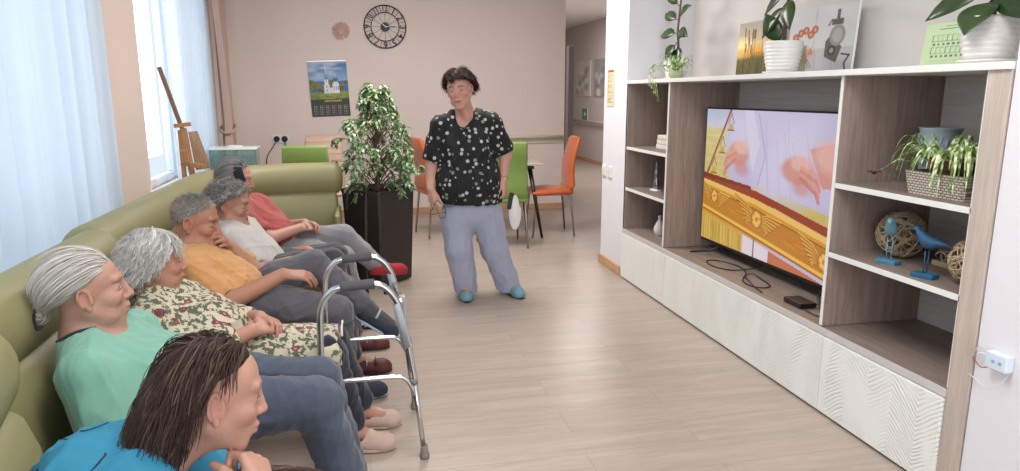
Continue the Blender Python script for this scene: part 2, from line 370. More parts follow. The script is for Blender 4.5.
part('back_panel', (2.525, 4.37, .39), (XB, YL-.028, 1.497), OAK); part('back_panel', (2.525, 2.67, .39), (XB, 4.36, 1.497), PALE); part('back_panel', (2.525, 1.945, .39), (XB, 2.66, 1.497), PALE)
part('base_top', (XF-.005, 1.945, .362), (XB, YL-.028, .390), OAKH)
part('base_edge', (XF-.012, 1.945, .362), (XF-.004, YL-.028, .392), plain('pale_edge', 'c9c5c2', .45), .001)
for z, a, b in ((1.018, 4.375, 5.072), (.705, 4.375, 5.072), (1.033, 1.945, 2.652), (.726, 1.945, 2.652)):
    sh = part('shelf', (XF+.006, a, z-.011), (2.525, b, z+.011), OAKH, .001); part('shelf_edge', (XF, a, z-.011), (XF+.006, b, z+.011), WHITE, .001, sh)
for a, b in ((4.279, 5.072), (2.612, 4.275), (1.948, 2.608)):
    part('door', (2.0, a, .012), (XF-.002, b, .358), DOORM, .002)
part('plinth', (XF+.02, 1.945, 0), (XF+.03, YL-.03, .06), OAK); part('cabinet_box', (XF+.03, 1.945, .02), (XB, YL-.03, .36), OAK)

# television
BLACK = plain('black_plastic', '141416', .35); 
def tv_picture():
    c = Canvas(330, 188, 'c9c0dc')
    c.grad(0, .14, 'b9c6e2', 'd8d3dd'); c.grad(.14, .75, 'dccf9a', 'cdb45a')
    R = random.Random(4)
    for i in range(90): x = R.random()*.36; y = .16+R.random()*.36; c.ell(x, y, .05, .012, 'd8c06c' if i % 2 else 'e3d69e', .35, .8)
    c.poly([(.16, 0), (1, 0), (1, .62), (.42, .5), (.3, .62), (.19, .45)], 'c8bede')   # white coat
    for i in range(16): x = .25+R.random()*.7; y = R.random()*.5; c.ell(x, y, .14*R.random()+.03, .16, R.choice(['d7d0ea', 'b6aed2', 'cfc6e6', 'dcd6ec']), .5, 1, R.random()*3)
    c.poly([(.30, 0), (.36, 0), (.42, .22), (.38, .42), (.33, .2)], 'ded9ee', .9); c.line([(.40, .02), (.46, .3), (.42, .5)], .006, 'a79fc6', .7)
    # the scales: slanted beam, chains and three little pans
    c.line([(.20, 0), (.025, .50)], .012, '8a4a34'); c.line([(.195, .03), (.05, .44)], .004, 'd58e66')
    for x, y in ((.195, .10), (.135, .27), (.075, .43)):
        c.line([(x+.01, y-.07), (x-.012, y)], .004, '8d7440'); c.line([(x+.01, y-.07), (x+.03, y)], .004, '8d7440')
        c.poly([(x-.012, y+.045), (x-.004, y-.0), (x+.020, y-.0), (x+.028, y+.045)], 'cbb45c'); c.line([(x-.016, y+.048), (x+.032, y+.048)], .005, '8a6d2c')
    # two blurred hands
    for hx, hy, sx, fl in ((.27, .31, 1, 1), (.66, .36, 1.25, -1)):
        c.ell(hx, hy, .075*sx, .085, 'd9988c', .95, .35); c.ell(hx+.02, hy-.05, .06, .05, 'eec0b4', .8, .5)
        for k in range(4): c.line([(hx-fl*.02, hy-.02+k*.02), (hx-fl*.085*sx, hy+.01+k*.035), (hx-fl*.10*sx, hy+.06+k*.035)], .014, ['e6a795', 'd88f80', 'e2a091', 'cf8676'][k], .9)
        c.ell(hx+.03, hy+.10, .05, .05, 'cf8477', .6, .8)
    c.poly([(.72, .22), (1, .1), (1, .42), (.80, .44)], 'd99386', .9); c.ell(.86, .25, .12, .10, 'ecbbae', .8, .6)
    for i in range(14): x = .4+R.random()*.5; c.line([(x, R.random()*.3), (x+.05, .3+R.random()*.3)], .003, 'a69dc4', .4)
    # carved wooden chest
    c.poly([(0, .49), (.42, .545), (1, .70), (1, .76), (.55, .63), (0, .545)], 'a0432a'); c.poly([(0, .485), (.38, .52), (.38, .545), (0, .52)], '8a3222')
    c.poly([(0, .535), (.42, .60), (1, .76), (1, 1), (0, .80)], 'dc9a38'); c.poly([(0, .535), (.42, .60), (1, .76), (1, .80), (.42, .64), (0, .57)], 'f2c46a')
    c.poly([(0, .60), (.4, .67), (1, .83), (1, .97), (.4, .83), (0, .735)], 'c9832a')
    c.line([(0, .745), (.4, .84), (1, .99)], .010, 'f4c257'); c.line([(0, .765), (.4, .86), (1, 1.01)], .006, 'a3641b'); c.line([(0, .595), (.4, .665), (1, .825)], .005, 'a3641b')
    c.poly([(0, .79), (.34, .87), (.34, 1), (0, 1)], 'd6ae4f'); c.poly([(.34, .87), (.52, .92), (.52, 1), (.34, 1)], 'e6d9e2'); c.poly([(.52, .92), (1, 1.04), (1, 1), (.52, 1)], 'c9744e'); c.line([(.42, .88), (.42, 1)], .006, '7b2f4b')
    for i in range(40): x = R.random()*.33; c.line([(x, .82+x*.2), (x+.004, 1)], .003, R.choice(['b98a2c', 'ecd27a', '9a7424']), .7)
    for i in range(60): x = R.random(); y = .64+.24*x+R.random()*.06; c.line([(x, y), (x+.06, y+.012)], .0018, R.choice(['b9711a', 'eaa93d']), .6)
    def wing(cx, cy, s):
        for sgn in (-1, 1):
            for k in range(6, -1, -1):
                x1 = cx+sgn*s*(1.25-.13*k); y1 = cy+sgn*s*.36*(1.25-.13*k)-s*.62+k*s*.20; xm = cx+sgn*s*.55; ym = cy+sgn*s*.18-s*.50+k*s*.15
                c.line([(cx+sgn*s*.16, cy+s*.05*k-s*.12), (xm, ym), (x1, y1)], .0085, '9c5f1c'); c.line([(cx+sgn*s*.16, cy+s*.05*k-s*.13), (xm, ym-.004), (x1, y1-.004)], .0050, 'f0b553')
        c.ell(cx, cy, s*.27, s*.50, '96591a', 1, .12); c.ell(cx, cy, s*.24, s*.45, 'e6a343', 1, .12)
        for k in range(6): a = k*1.047+.3; c.ell(cx+s*.12*math.cos(a), cy+s*.24*math.sin(a), s*.085, s*.155, 'f6c468', 1, .4); c.line([(cx, cy), (cx+s*.22*math.cos(a+.52), cy+s*.42*math.sin(a+.52))], .0025, '94581a')
        c.ell(cx, cy, s*.08, s*.13, 'd08a2c', 1, .3)
    wing(.10, .655, .10); wing(.43, .735, .13); wing(.84, .865, .12)
    c.grain(.05); return c
SCREEN = vcol('tv_screen_light', .15, emit=.82)
TV = thing('television', 'large black flat television showing hands above a carved orange wooden chest', 'television', (2.26, 3.5, .39))
ty0, ty1, tz0, tz1 = 4.275, 2.73, .462, 1.338
MB().bb((2.255, ty1, tz0), (2.29, ty0, tz1)).build('case', BLACK, TV, bevel=.006)
MB().bb((2.29, 2.95, .52), (2.32, 4.05, 1.05)).build('rear_housing', BLACK, TV, bevel=.012)
tv_picture().build('screen', SCREEN, (2.2535, ty0-.010, tz1-.010), (2.2535, ty1+.010, tz1-.010), (2.2535, ty0-.010, tz0+.018), TV)
for y, s in ((4.02, 1), (2.98, -1)):
    MB().tube([(2.14, y+s*.16, .3965), (2.22, y+s*.02, .43), (2.27, y, .47), (2.32, y+s*.04, .43), (2.40, y+s*.12, .3965)], [.006, .008, .009, .008, .006], 8).build('stand_foot', BLACK, TV, smooth=True)

# ------------------------------------------------------------------ things on and in the unit
TOP = 1.522
def board_pic(name, c, y0, y1, z0, z1, x0, lean, label, cat, rough=.5, th=.014):   # leans back against the niche wall
    m = vcol(name+'_print', rough); n = thing(name, label, cat, (x0+.01, (y0+y1)/2, z0))
    tl = (x0+lean, y0, z1); tr = (x0+lean, y1, z1); bl = (x0, y0, z0)
    c.build('print', m, tl, tr, bl, n); v = Vector(tl)-Vector(bl)
    b = MB().loft([[Vector((x0+.0008, y, z0)), Vector((x0+th, y, z0)), Vector((x0+lean+th, y, z1)), Vector((x0+lean+.0008, y, z1))] for y in (y0, y1)])
    b.build('board', PVC, n); return n
c = Canvas(90, 110, 'c8b27a'); c.grad(0, .5, 'a9a39a', 'd9c08a'); c.grad(.35, .58, 'dcc489', 'e0a23c'); c.grad(.55, 1, '6f6a2a', '26331b'); c.ell(.1, .45, .32, .16, 'ffe9a8', .9, .9); c.ell(.3, .55, .5, .08, 'e8a53a', .7, .9)
R = random.Random(2)
for i in range(120): x = R.random(); y = .55+R.random()*.3; c.line([(x, 1), (x+.06*(R.random()-.3), y)], .004, R.choice(['3d4720', '8a6b2c', '55602a', '1f2a18', 'a07c36']), .8)
for i in range(11): x = .1+R.random()*.85; y = .05+R.random()*.4; c.line([(x+.05, 1), (x, y)], .004, '6b5a38', .9); c.line([(x+.008, y+.14), (x, y)], .014, '6a5536', .9)
board_pic('canvas_print', c, 4.30, 3.87, TOP+.001, TOP+.345, 2.455, .015, 'sunset meadow picture leaning behind the middle rubber plant', 'picture')
c = Canvas(130, 120, 'c9c9cb'); c.rect(0, .62, 1, 1, 'b7b6b8')
for x in (.22, .45, .7): c.line([(x, .62), (x+.03, 1)], .004, '8e8d90', .8)
c.line([(.42, 0), (.42, .6)], .004, '9d9a98')
for x, y in ((.12, .42), (.2, .36), (.28, .33), (.16, .5), (.42, .33), (.36, .40)): 
    c.ell(x, y, .05, .06, 'a8563c', 1, .3); c.ell(x, y, .02, .03, 'd7a06a', .9, .5)
for x, y in ((.25, .72), (.37, .66), (.3, .78), (.15, .8)): 
    for k in range(10): a = k*.63; c.line([(x, y), (x+.06*math.cos(a), y+.07*math.sin(a))], .008, R.choice(['c2663a', 'e08a4c', 'b0503a']))
c.poly([(.05, .6), (.32, .55), (.34, 1), (.08, 1)], '66705e', .7)
for k in range(12): c.line([(.2+.02*(k % 5), .55), (.1+.03*k, .9)], .005, '5d6a3f', .8)
c.line([(.62, .30), (.66, .22)], .01, '3c3a3c'); c.poly([(.60, .52), (.68, .42), (.84, .62), (.78, .84), (.60, .74)], '55524c'); c.ell(.76, .45, .11, .15, '8d8a87', 1, .15); c.ell(.76, .45, .07, .10, 'a9a6a2', 1, .2); c.ell(.70, .66, .055, .07, '24221f', 1, .1); c.ell(.70, .66, .03, .04, '8d8a80', 1, .2)
c.rect(.66, .22, .82, .30, '5e4c48'); c.rect(.72, .08, .77, .24, '5e4c48'); c.line([(.85, .72), (.96, .74), (.9, .85), (.93, .98), (.99, .96)], .012, '2c2b33')
board_pic('canvas_print', c, 3.74, 3.18, TOP+.001, TOP+.36, 2.45, .02, 'grey print of an old camera and orange flowers leaning on the niche wall', 'picture')
c = Canvas(84, 62, 'c9dfb4')
for r_ in range(2):
    y = .40+r_*.26; c.line([(.14, y), (.86, y)], .006, '5f7a57')
    for k in range(9): x = .16+k*.08; c.line([(x, y), (x, y-.14)], .006, '4d6848'); c.line([(x, y-.14), (x+.05, y-.14)], .006, '5f7a57'); c.rect(x+.01, y+.03, x+.05, y+.08, '6b8563')
for k in range(3): c.line([(.1, .82+k*.05), (.45, .82+k*.05)], .004, '8aa37f'); c.line([(.55, .82+k*.05), (.9, .82+k*.05)], .004, '8aa37f')
for y, wd_ in ((.08, .3), (.14, .5)): c.line([(.5-wd_/2, y), (.5+wd_/2, y)], .007, '5f7a57')
board_pic('paper_card', c, 2.72, 2.40, TOP+.001, TOP+.195, 2.44, .02, 'pale green card with a printed diagram behind the right-hand white pot', 'card', .8, .004)
CERAM = plain('white_glazed_ceramic', 'e4e2de', .25, vary=.02)
SOIL = plain('potting_soil', '3a2d24', .95, scale=60, bump=.6)
RUB = NT('rubber_leaf'); _v = RUB.coord(); RUB.bump(RUB.noise(_v, 30, 2), .15, .004); RUB = RUB.out(RUB.ramp(RUB.noise(_v, 6, 3), [(.3, '24381f'), (.7, '3f5a2c')]), .28)
STEM = plain('woody_stem', '6b5344', .8, scale=40, bump=.4)
def leaf(mb, base, d, L, W, up=(0, 0, 1), droop=.3, fold=.12, n=9, wav=0):
    d = Vector(d).normalized(); up = Vector(up); s = d.cross(up); s = s.normalized() if s.length > 1e-3 else Vector((1, 0, 0)); nn = s.cross(d); p = Vector(base); vs = []; fs = []
    for i in range(n+1):
        t = i/n; w = W*.5*(math.sin(math.pi*min(1, t*1.02)**.8))**.8 if 0 < t < 1 else .0012
        c_ = p.copy(); vs += [c_-s*w+nn*w*fold*2, c_, c_+s*w+nn*w*fold*2]
        dd = (d*math.cos(droop*t*1.6)-nn*math.sin(droop*t*1.6)); p = p+dd*(L/n)
    for i in range(n):
        for k in (0, 1): a = i*3+k; fs.append((a, a+1, a+4, a+3))
    mb.add(vs, fs)
def ribbed_pot(parent, c, r, h, ribs, saucer=True):
    prof = [(r*.70, 0)]
    for i in range(ribs):
        z0 = h*(.04+.93*i/ribs); z1 = h*(.04+.93*(i+1)/ribs); f = lambda z: r*(.70+.30*min(1, (z/h)*1.15)**.6)
        prof += [(f(z0)-.0015, z0), (f((z0+z1)/2)+.0035, z0*.6+z1*.4), (f(z1)-.0005, z1*.94+z0*.06)]
    prof += [(r*1.0, h), (r*.93, h), (r*.91, h*.85), (0, h*.85)]
    MB().lathe(prof, c, 40).build('pot', CERAM, parent, smooth=True)
    MB().lathe([(r*.9, h*.85), (r*.5, h*.885), (0, h*.89)], c, 24).build('soil', SOIL, parent, smooth=True)
    if saucer: MB().lathe([(r*.80, -.012), (r*.98, -.003), (r*1.0, .004), (r*.93, .004), (r*.7, -.004), (0, -.004)], c, 40).build('saucer', CERAM, parent, smooth=True)
def rubber_plant(label, base, r, h, ribs, stem, leaves, group=None):
    b = Vector(base); t = thing('potted_rubber_plant', label, 'potted plant', b); ribbed_pot(t, b+Vector((0, 0, .013)), r, h, ribs)
    st = [b+Vector(p) for p in stem]; MB().tube(st, [.011-.004*i/(len(st)-1) for i in range(len(st))], 8).build('stem', STEM, t, smooth=True)
    for (k, d, L, W, dr) in leaves:
        i = min(int(k), len(st)-2); p = st[i].lerp(st[i+1], k-i); d = Vector(d).normalized(); m = MB(); q = p+d*.035
        leaf(m, q, d, L, W, up=(-.85, -.25, .45), droop=dr); o = m.build('leaf', RUB, t, smooth=True); o.modifiers.new('thick', 'SOLIDIFY').thickness = .0015
        MB().tube([p, q], .003, 6).build('leaf_stalk', RUB, o, smooth=True)
rubber_plant('rubber plant with a tall thin stem in the left white pot on the unit', (2.26, 4.78, TOP), .085, .115, 6, [(0, 0, .09), (.005, -.01, .22), (.0, .0, .36), (.01, -.01, .56)],
    [(1.25, (-.2, -.35, -.9), .15, .10, .1), (1.4, (-.3, -1, .15), .13, .07, .1), (1.35, (-.3, .25, -.5), .12, .10, .1), (1.75, (-.3, 1, .0), .17, .085, .15), (1.9, (-.2, -1, -.25), .17, .08, .2), (2.25, (-.2, 1, .4), .17, .08, .2), (2.3, (-.2, -1, .45), .17, .08, .3), (2.7, (-.4, .6, .7), .15, .07, .3), (2.9, (-.2, -.6, .9), .15, .07, .3)])
rubber_plant('rubber plant with a straight brown stem in the middle ribbed white pot', (2.24, 3.45, TOP), .100, .16, 8, [(0, 0, .13), (.0, -.005, .28), (0, -.02, .44), (.0, -.03, .6)],
    [(.15, (-.4, .45, .9), .17, .10, .1), (1.6, (-.4, .5, -.85), .19, .075, .1), (1.8, (-.3, -.55, -.9), .19, .085, .05), (2.0, (-.2, 1, -.55), .20, .075, .2), (2.1, (-.2, -1, -.2), .2, .07, .3), (2.3, (-.4, 1, .3), .2, .07, .3), (2.5, (-.1, -1, .4), .2, .07, .3), (3, (0, .1, 1), .16, .06, .1)])
rubber_plant('rubber plant with broad drooping leaves in the right-hand large white pot', (2.19, 2.13, TOP), .096, .150, 7, [(0, 0, .13), (.0, 0, .20), (0, .01, .30), (.0, .0, .5)],
    [(1.6, (-.5, .95, -.30), .22, .085, .35), (1.3, (-.75, -.25, -.55), .18, .12, .12), (1.5, (-.3, -1, -.45), .22, .10, .2), (1.9, (-.3, .9, .2), .2, .08, .4), (2.0, (-.4, -1, .3), .2, .09, .3), (2.2, (-.5, -.3, .8), .2, .08, .3), (2.5, (.2, .9, .7), .2, .08, .3), (3, (0, .1, 1), .16, .05, .1)])
def spider_mat():
    s = NT('striped_leaf'); v = s.coord(); n = s.noise(v, 45, 2, .4); return s.out(s.ramp(n, [(.42, '5f8a3a'), (.52, 'a9c27c'), (.6, 'dfe8c4')]), .45)
SPID = spider_mat(); BROWNL = plain('dry_brown_tuft', '4a2630', .8)
def arc_leaf(mb, p, yaw, reach, rise, fall, w, n=12):
    p = Vector(p); dx, dy = math.cos(yaw), math.sin(yaw); sx, sy = -dy, dx; vs = []; fs = []
    for i in range(n+1):
        t = i/n; r = reach*(1-(1-t)**1.7); z = rise*math.sin(min(1, t*1.25)*math.pi*.62)*1.05-fall*max(0, t-.35)**1.6*1.9; ww = w*(1-t**3)*.5+.0005
        c_ = p+Vector((dx*r, dy*r, z)); vs += [c_-Vector((sx, sy, 0))*ww, c_-Vector((0, 0, ww*.5)), c_+Vector((sx, sy, 0))*ww]
    for i in range(n):
        for k in (0, 1): a = i*3+k; fs.append((a, a+1, a+4, a+3))
    mb.add(vs, fs)
def clip_leafs(mb, zmin_in, xedge, zedge):
    mb.v = [(x, y, max(z, zedge if x < xedge else zmin_in)) for x, y, z in mb.v]
# small spider plant by the left white pot, with curling runners
t = thing('potted_spider_plant', 'small spider plant with curling green runners at the left end of the unit', 'potted plant', (2.13, 4.50, TOP))
R = random.Random(7); m = MB()
for k in range(46):
    arc_leaf(m, (2.13, 4.50, TOP+.05), R.random()*6.28, .07+R.random()*.07, .04+R.random()*.08, .03+R.random()*.06, .009)
clip_leafs(m, TOP+.003, 1.99, 0); m.build('leaves', SPID, t, smooth=True)
MB().lathe([(.035, 0), (.05, .02), (.052, .055), (.045, .055), (.04, .045), (0, .045)], (2.13, 4.50, TOP), 24).build('pot', plain('pale_green_pot', 'a9b48a', .5), t, smooth=True)
for k in range(5):
    a = R.random()*6; q = [Vector((2.10+.02*math.cos(a), 4.53, TOP+.05)), Vector((2.05, 4.60+.03*k, TOP+.12-.015*k)), Vector((2.02, 4.70-.02*k, TOP+.08)), Vector((2.00, 4.66-.03*k, TOP-.0)), Vector((1.985, 4.60-.04*k, TOP-.05-.025*k))]
    cc = []
    for i in range(16): s_ = i/15*4; j = min(int(s_), 3); cc.append(q[j].lerp(q[j+1], s_-j))
    MB().tube(cc, .0022, 6).build('runner', SPID, t, smooth=True)
    tf = MB()
    for j in range(9): arc_leaf(tf, cc[-1], R.random()*6.28, .02, .012, .012, .007, 5)
    tf.build('plantlet', BROWNL if k % 2 else SPID, t, smooth=True)
# right shelves
BLUEG = plain('blue_grey_glaze', 'a3b1bf', .3, vary=.05)
t = thing('ceramic_planter', 'blue-grey glazed ceramic pot with draped relief on the top right shelf', 'planter', (2.30, 2.41, 1.044))
m = MB().lathe([(.0, .0), (.065, 0), (.075, .02), (.06, .045), (.066, .09), (.078, .12), (.080, .17), (.070, .215), (.076, .238), (.080, .245), (.072, .245), (.066, .23), (.06, .18), (0, .17)], (2.30, 2.41, 1.044), 40); m.build('pot', BLUEG, t, smooth=True)
m = MB()
for k in range(7):
    a = math.pi+(-.9+.3*k); pts = [Vector((2.30, 2.41, 1.044))+Vector((math.cos(a+.5*(s_-.5))*(.076-.012*abs(s_-.5)), math.sin(a+.5*(s_-.5))*.076, .20-.10*math.sin(math.pi*s_)+.02*k % .03)) for s_ in [i/10 for i in range(11)]]; m.tube(pts, .007, 6)
m.build('draped_relief', BLUEG, t, smooth=True)
WICK = NT('whitewashed_wicker'); _v = WICK.coord(); _br = WICK.n('TexBrick', {'Vector': WICK.n('CombineXYZ', {'X': (_sx := WICK.n('SeparateXYZ', {0: _v})).outputs[1], 'Y': _sx.outputs[2]}).outputs[0], 'Scale': 1, 'Brick Width': .018, 'Row Height': .010, 'Mortar Size': .0022, 'Color1': (.72, .66, .58, 1), 'Color2': (.6, .54, .46, 1), 'Mortar': (.22, .18, .14, 1)}); WICK.bump(_br.outputs['Fac'], -.8, .004); WICK = WICK.out(_br.outputs['Color'], .8)
t = thing('basket_planter', 'spider plant in a white wicker basket with a brown liner', 'potted plant', (2.16, 2.19, 1.044))
m = MB(); rr = []
for z, e in ((0, 0), (.085, .012), (.09, .014), (.09, .004), (.05, .0)): rr.append([Vector((2.16+sx*(.07+e), 2.19+sy*(.13+e), 1.044+z)) for sx, sy in ((-1, -.94), (-.9, -1), (.9, -1), (1, -.94), (1, .94), (.9, 1), (-.9, 1), (-1, .94))])
m.loft(rr).build('wicker_basket', WICK, t)
MB().lathe([(.03, .06), (.062, .09), (.078, .145), (.07, .145), (.05, .125), (0, .125)], (2.16, 2.19, 1.044), 28, 1, 1.25).build('coir_liner', plain('coir_fibre', '6b4a33', .95, scale=50, bump=.8), t, smooth=True)
R = random.Random(5); m = MB()
for k in range(85):
    a = R.random()*6.28; arc_leaf(m, (2.14+.03*math.cos(a), 2.19+.09*math.sin(a), 1.044+.135), a+R.uniform(-.4, .4), .05+R.random()*.11, .02+R.random()*.09, .07+R.random()*.13, .011)
m.v = [(min(x, 2.5), min(max(y, 1.957), 2.64), z if x < 2.008 else max(z, 1.047)) for x, y, z in m.v]
m.build('leaves', SPID, t, smooth=True)
m = MB()
for k in range(10): arc_leaf(m, (2.06, 2.47, 1.10), k*.63, .028, .015, .01, .008, 5)
m.build('withered_leaves', BROWNL, t, smooth=True); MB().tube([(2.12, 2.3, 1.16), (2.09, 2.38, 1.17), (2.06, 2.47, 1.10)], .002, 6).build('runner', SPID, t, smooth=True)
RATT = plain('split_rattan', 'b5a184', .7, scale=60, vary=.15)
def rattan_ball(label, c, r, seed, n=34):
    R = random.Random(seed); m = MB(); c = Vector(c)
    for k in range(n):
        ax = Vector((R.gauss(0, 1), R.gauss(0, 1), R.gauss(0, 1))).normalized(); u = ax.orthogonal().normalized(); v = ax.cross(u); off = R.uniform(-.45, .45)*r; rr_ = math.sqrt(r*r-off*off)*R.uniform(.95, 1.0)
        m.tube([c+ax*off+u*math.cos(a)*rr_+v*math.sin(a)*rr_ for a in np.linspace(0, 6.283, 33)[:-1]], R.uniform(.0025, .0045), 6, closed=True, flat=.5)
    tag(m.build('rattan_ball', RATT, smooth=True, loc=(c.x, c.y, c.z-r)), label, 'decorative ball', 'rattan balls on the middle right shelf')
rattan_ball('round rattan ball behind the pale blue bird', (2.26, 2.51, .737+.098), .098, 3)
rattan_ball('round rattan ball against the right side panel beside the dark blue bird', (2.17, 2.045, .737+.088), .088, 9)
def bird(label, c, dirv, col, base_col, h, tail):
    c = Vector(c); d = Vector(dirv).normalized(); s = d.cross(Vector((0, 0, 1))); m_ = plain('painted_bird_'+base_col, col, .5); t = thing('bird_figurine', label, 'figurine', c, 'wooden bird figurines')
    MB().box(c+Vector((0, 0, .009)), (.05, .085, .018), Matrix.Rotation(.3, 3, 'Z')).build('base', plain('painted_base_'+base_col, base_col, .6), t, bevel=.003)
    for q in (-1, 1): MB().cyl(c+s*.008*q+Vector((0, 0, .016)), c+s*.010*q+Vector((0, 0, h)), .0022, n=8).build('leg', m_, t, smooth=True)
    b = c+Vector((0, 0, h+.03)); m = MB(); rings = []
    P = [(-tail, .0, .002, .006), (-tail*.75, .008, .004, .012), (-.045, .005, .012, .016), (-.02, 0, .023, .022), (.005, .003, .027, .025), (.028, .018, .022, .022), (.042, .034, .016, .016), (.052, .044, .014, .014), (.062, .044, .009, .009), (.070, .041, .004, .004), (.084, .038, .0008, .0008)]
    for x, z, rz, ry in P: rings.append([b+d*x+Vector((0, 0, z-.0*x))+Vector((0, 0, 1))*rz*math.sin(a)+s*ry*math.cos(a) for a in np.linspace(0, 6.283, 17)[:-1]])
    m.loft(rings).build('body', m_, t, smooth=True)
bird('pale blue wooden bird on thin legs before the rattan ball', (2.12, 2.41, .737), (-.55, -.5, 0), '6f9fb5', '3f7f9c', .11, .06)
bird('dark blue wooden bird on a stick base, nearest the right side panel', (2.09, 2.185, .737), (-.1, 1, .0), '1f4f74', '235f86', .105, .10)
t = thing('wood_slice', 'pale wooden coiled ornament lying behind the dark blue bird', 'ornament', (2.315, 2.25, .737)); MB().bb((2.27, 2.16, .737), (2.36, 2.35, .762)).build('block', RATT, t, bevel=.006)
for k, (y, z) in enumerate(((2.31, .782), (2.255, .785), (2.20, .782))): MB().tube([Vector((2.315-.045+.09*i/40, y+.02*math.cos(i*.5), z+.018*math.sin(i*.5))) for i in range(41)], .004, 6).build('coil', RATT, t, smooth=True)
# left shelves
BOOKM = plain('cream_book_cover', 'd8cfc4', .6)
for k in range(3):
    z = 1.029+k*.034; o = MB().bb((2.16, 4.62+.012*k, z), (2.28, 4.85-.01*k, z+.033)).build('white_book', BOOKM, bevel=.005)
    tag(o, ('white book at the bottom of the left shelf stack', 'white book in the middle of the left shelf stack', 'white book on top of the left shelf stack')[k], 'book', 'white books stacked on the left shelf')
SILV = plain('silver_glaze', '9c979a', .25, .8)
t = thing('silver_figurine', 'small silver figure on a white foot in the left shelves', 'figurine', (2.17, 4.84, .716))
MB().lathe([(.04, 0), (.042, .008), (.0, .012)], (2.17, 4.84, .716), 24, 1, 1.5).build('base', WHITE, t, smooth=True)
MB().lathe([(.0, .01), (.022, .012), (.030, .04), (.026, .07), (.016, .10), (.022, .125), (.018, .15), (.008, .165), (.017, .18), (.018, .195), (.008, .212), (.003, .235), (0, .24)], (2.17, 4.84, .716), 24, .8, 1).build('figure', SILV, t, smooth=True)
tag(MB().lathe([(.0, 0), (.028, 0), (.040, .03), (.042, .06), (.028, .09), (.012, .115), (.010, .135), (.014, .15), (.008, .15), (0, .13)], (2.17, 4.75, .391), 28).build('white_vase', CERAM, smooth=True), 'small white bottle vase in the lowest left compartment', 'vase')
# cables and power box below the television
def smooth_path(pts, n=8):
    pts = [Vector(p) for p in pts]; out = []
    for i in range(len(pts)-1):
        p0 = pts[max(i-1, 0)]; p1 = pts[i]; p2 = pts[i+1]; p3 = pts[min(i+2, len(pts)-1)]
        for k in range(n):
            t = k/n; out.append(.5*((2*p1)+(p2-p0)*t+(2*p0-5*p1+4*p2-p3)*t*t+(3*p1-p0-3*p2+p3)*t**3))
    return out+[pts[-1]]
tag(MB().tube(smooth_path([(2.38, 3.6, .50), (2.30, 3.62, .42), (2.16, 3.66, .396), (2.09, 3.78, .395), (2.12, 3.92, .395), (2.20, 3.90, .395), (2.24, 3.74, .395), (2.19, 3.58, .396), (2.10, 3.46, .396), (2.07, 3.36, .396), (2.10, 3.28, .396), (2.17, 3.30, .396), (2.2, 3.42, .397), (2.2, 3.52, .405), (2.14, 3.50, .40), (2.08, 3.30, .396), (2.06, 3.20, .396)]), .0035, 8).build('power_cable', BLACK, smooth=True), 'black cable lying in loops under the television', 'cable')
t = thing('set_top_box', 'small black box with a cable on the unit under the television', 'set-top box', (2.12, 2.96, .39)); MB().bb((2.08, 2.90, .392), (2.17, 3.04, .418)).build('case', BLACK, t, bevel=.004)
MB().tube(smooth_path([(2.10, 2.9, .402), (2.085, 2.84, .398), (2.10, 2.76, .396), (2.2, 2.72, .396)]), .003, 8).build('cable', BLACK, t, smooth=True); MB().tube(smooth_path([(2.17, 2.95, .402), (2.22, 2.9, .398), (2.24, 2.8, .40), (2.36, 2.72, .42)]), .003, 8).build('cable', BLACK, t, smooth=True)
tag(MB().tube(smooth_path([(2.5, 2.62, .62), (2.49, 2.4, .56), (2.47, 2.2, .60), (2.46, 2.02, .55)]), .0025, 6).build('white_cable', WHITE, smooth=True), 'thin white cable in the lowest right compartment', 'cable')
# pier: light switches, paper strip; right wall: socket with wires
for y, l in ((5.545, 'white light switch on the pier, farther from the unit'), (5.40, 'white light switch on the pier, nearer the unit')):
    t = thing('light_switch', l, 'light switch', (2.02, y, .77), 'light switches'); MB().bb((2.010, y-.042, .745), (2.02, y+.042, .845)).build('plate', WHITE, t, bevel=.004); MB().bb((2.004, y-.03, .758), (2.012, y+.03, .832)).build('rocker', CERAM, t, bevel=.003)
c = Canvas(40, 130, 'd9cfae'); R = random.Random(3)
c.rect(.1, .02, .9, .08, 'b2403a')
for k in range(22): y = .1+k*.038; c.line([(.12, y), (.12+R.random()*.75, y)], .007, R.choice(['6b5a4a', '8a4a3a', '4f6a55', 'c2a64a']), .9); c.rect(.05, y-.01, .2, y+.01, R.choice(['7f8f5a', 'b95b3c', 'c9b25a']), .7)
t = thing('paper_notice', 'narrow paper notice hanging on the white pier', 'notice', (2.018, 5.44, 1.33)); c.build('print', vcol('notice_print', .7), (2.0145, 5.52, 1.615), (2.0145, 5.365, 1.615), (2.0145, 5.52, 1.325), t); MB().bb((2.015, 5.365, 1.325), (2.0195, 5.52, 1.615)).build('sheet', WHITE, t)
t = thing('wall_socket', 'white plastic socket box with loose wires on the right wall', 'socket', (2.02, 1.745, .545))
MB().bb((1.985, 1.715, .545), (2.02, 1.79, .60)).build('box', plain('bluish_white_plastic', 'd6e2ee', .4), t, bevel=.004)
for y in (1.735, 1.76): MB().cyl((1.9835, y, .572), (1.986, y, .572), .006).build('terminal', plain('terminal_blue', '8fb4d8', .4), t)
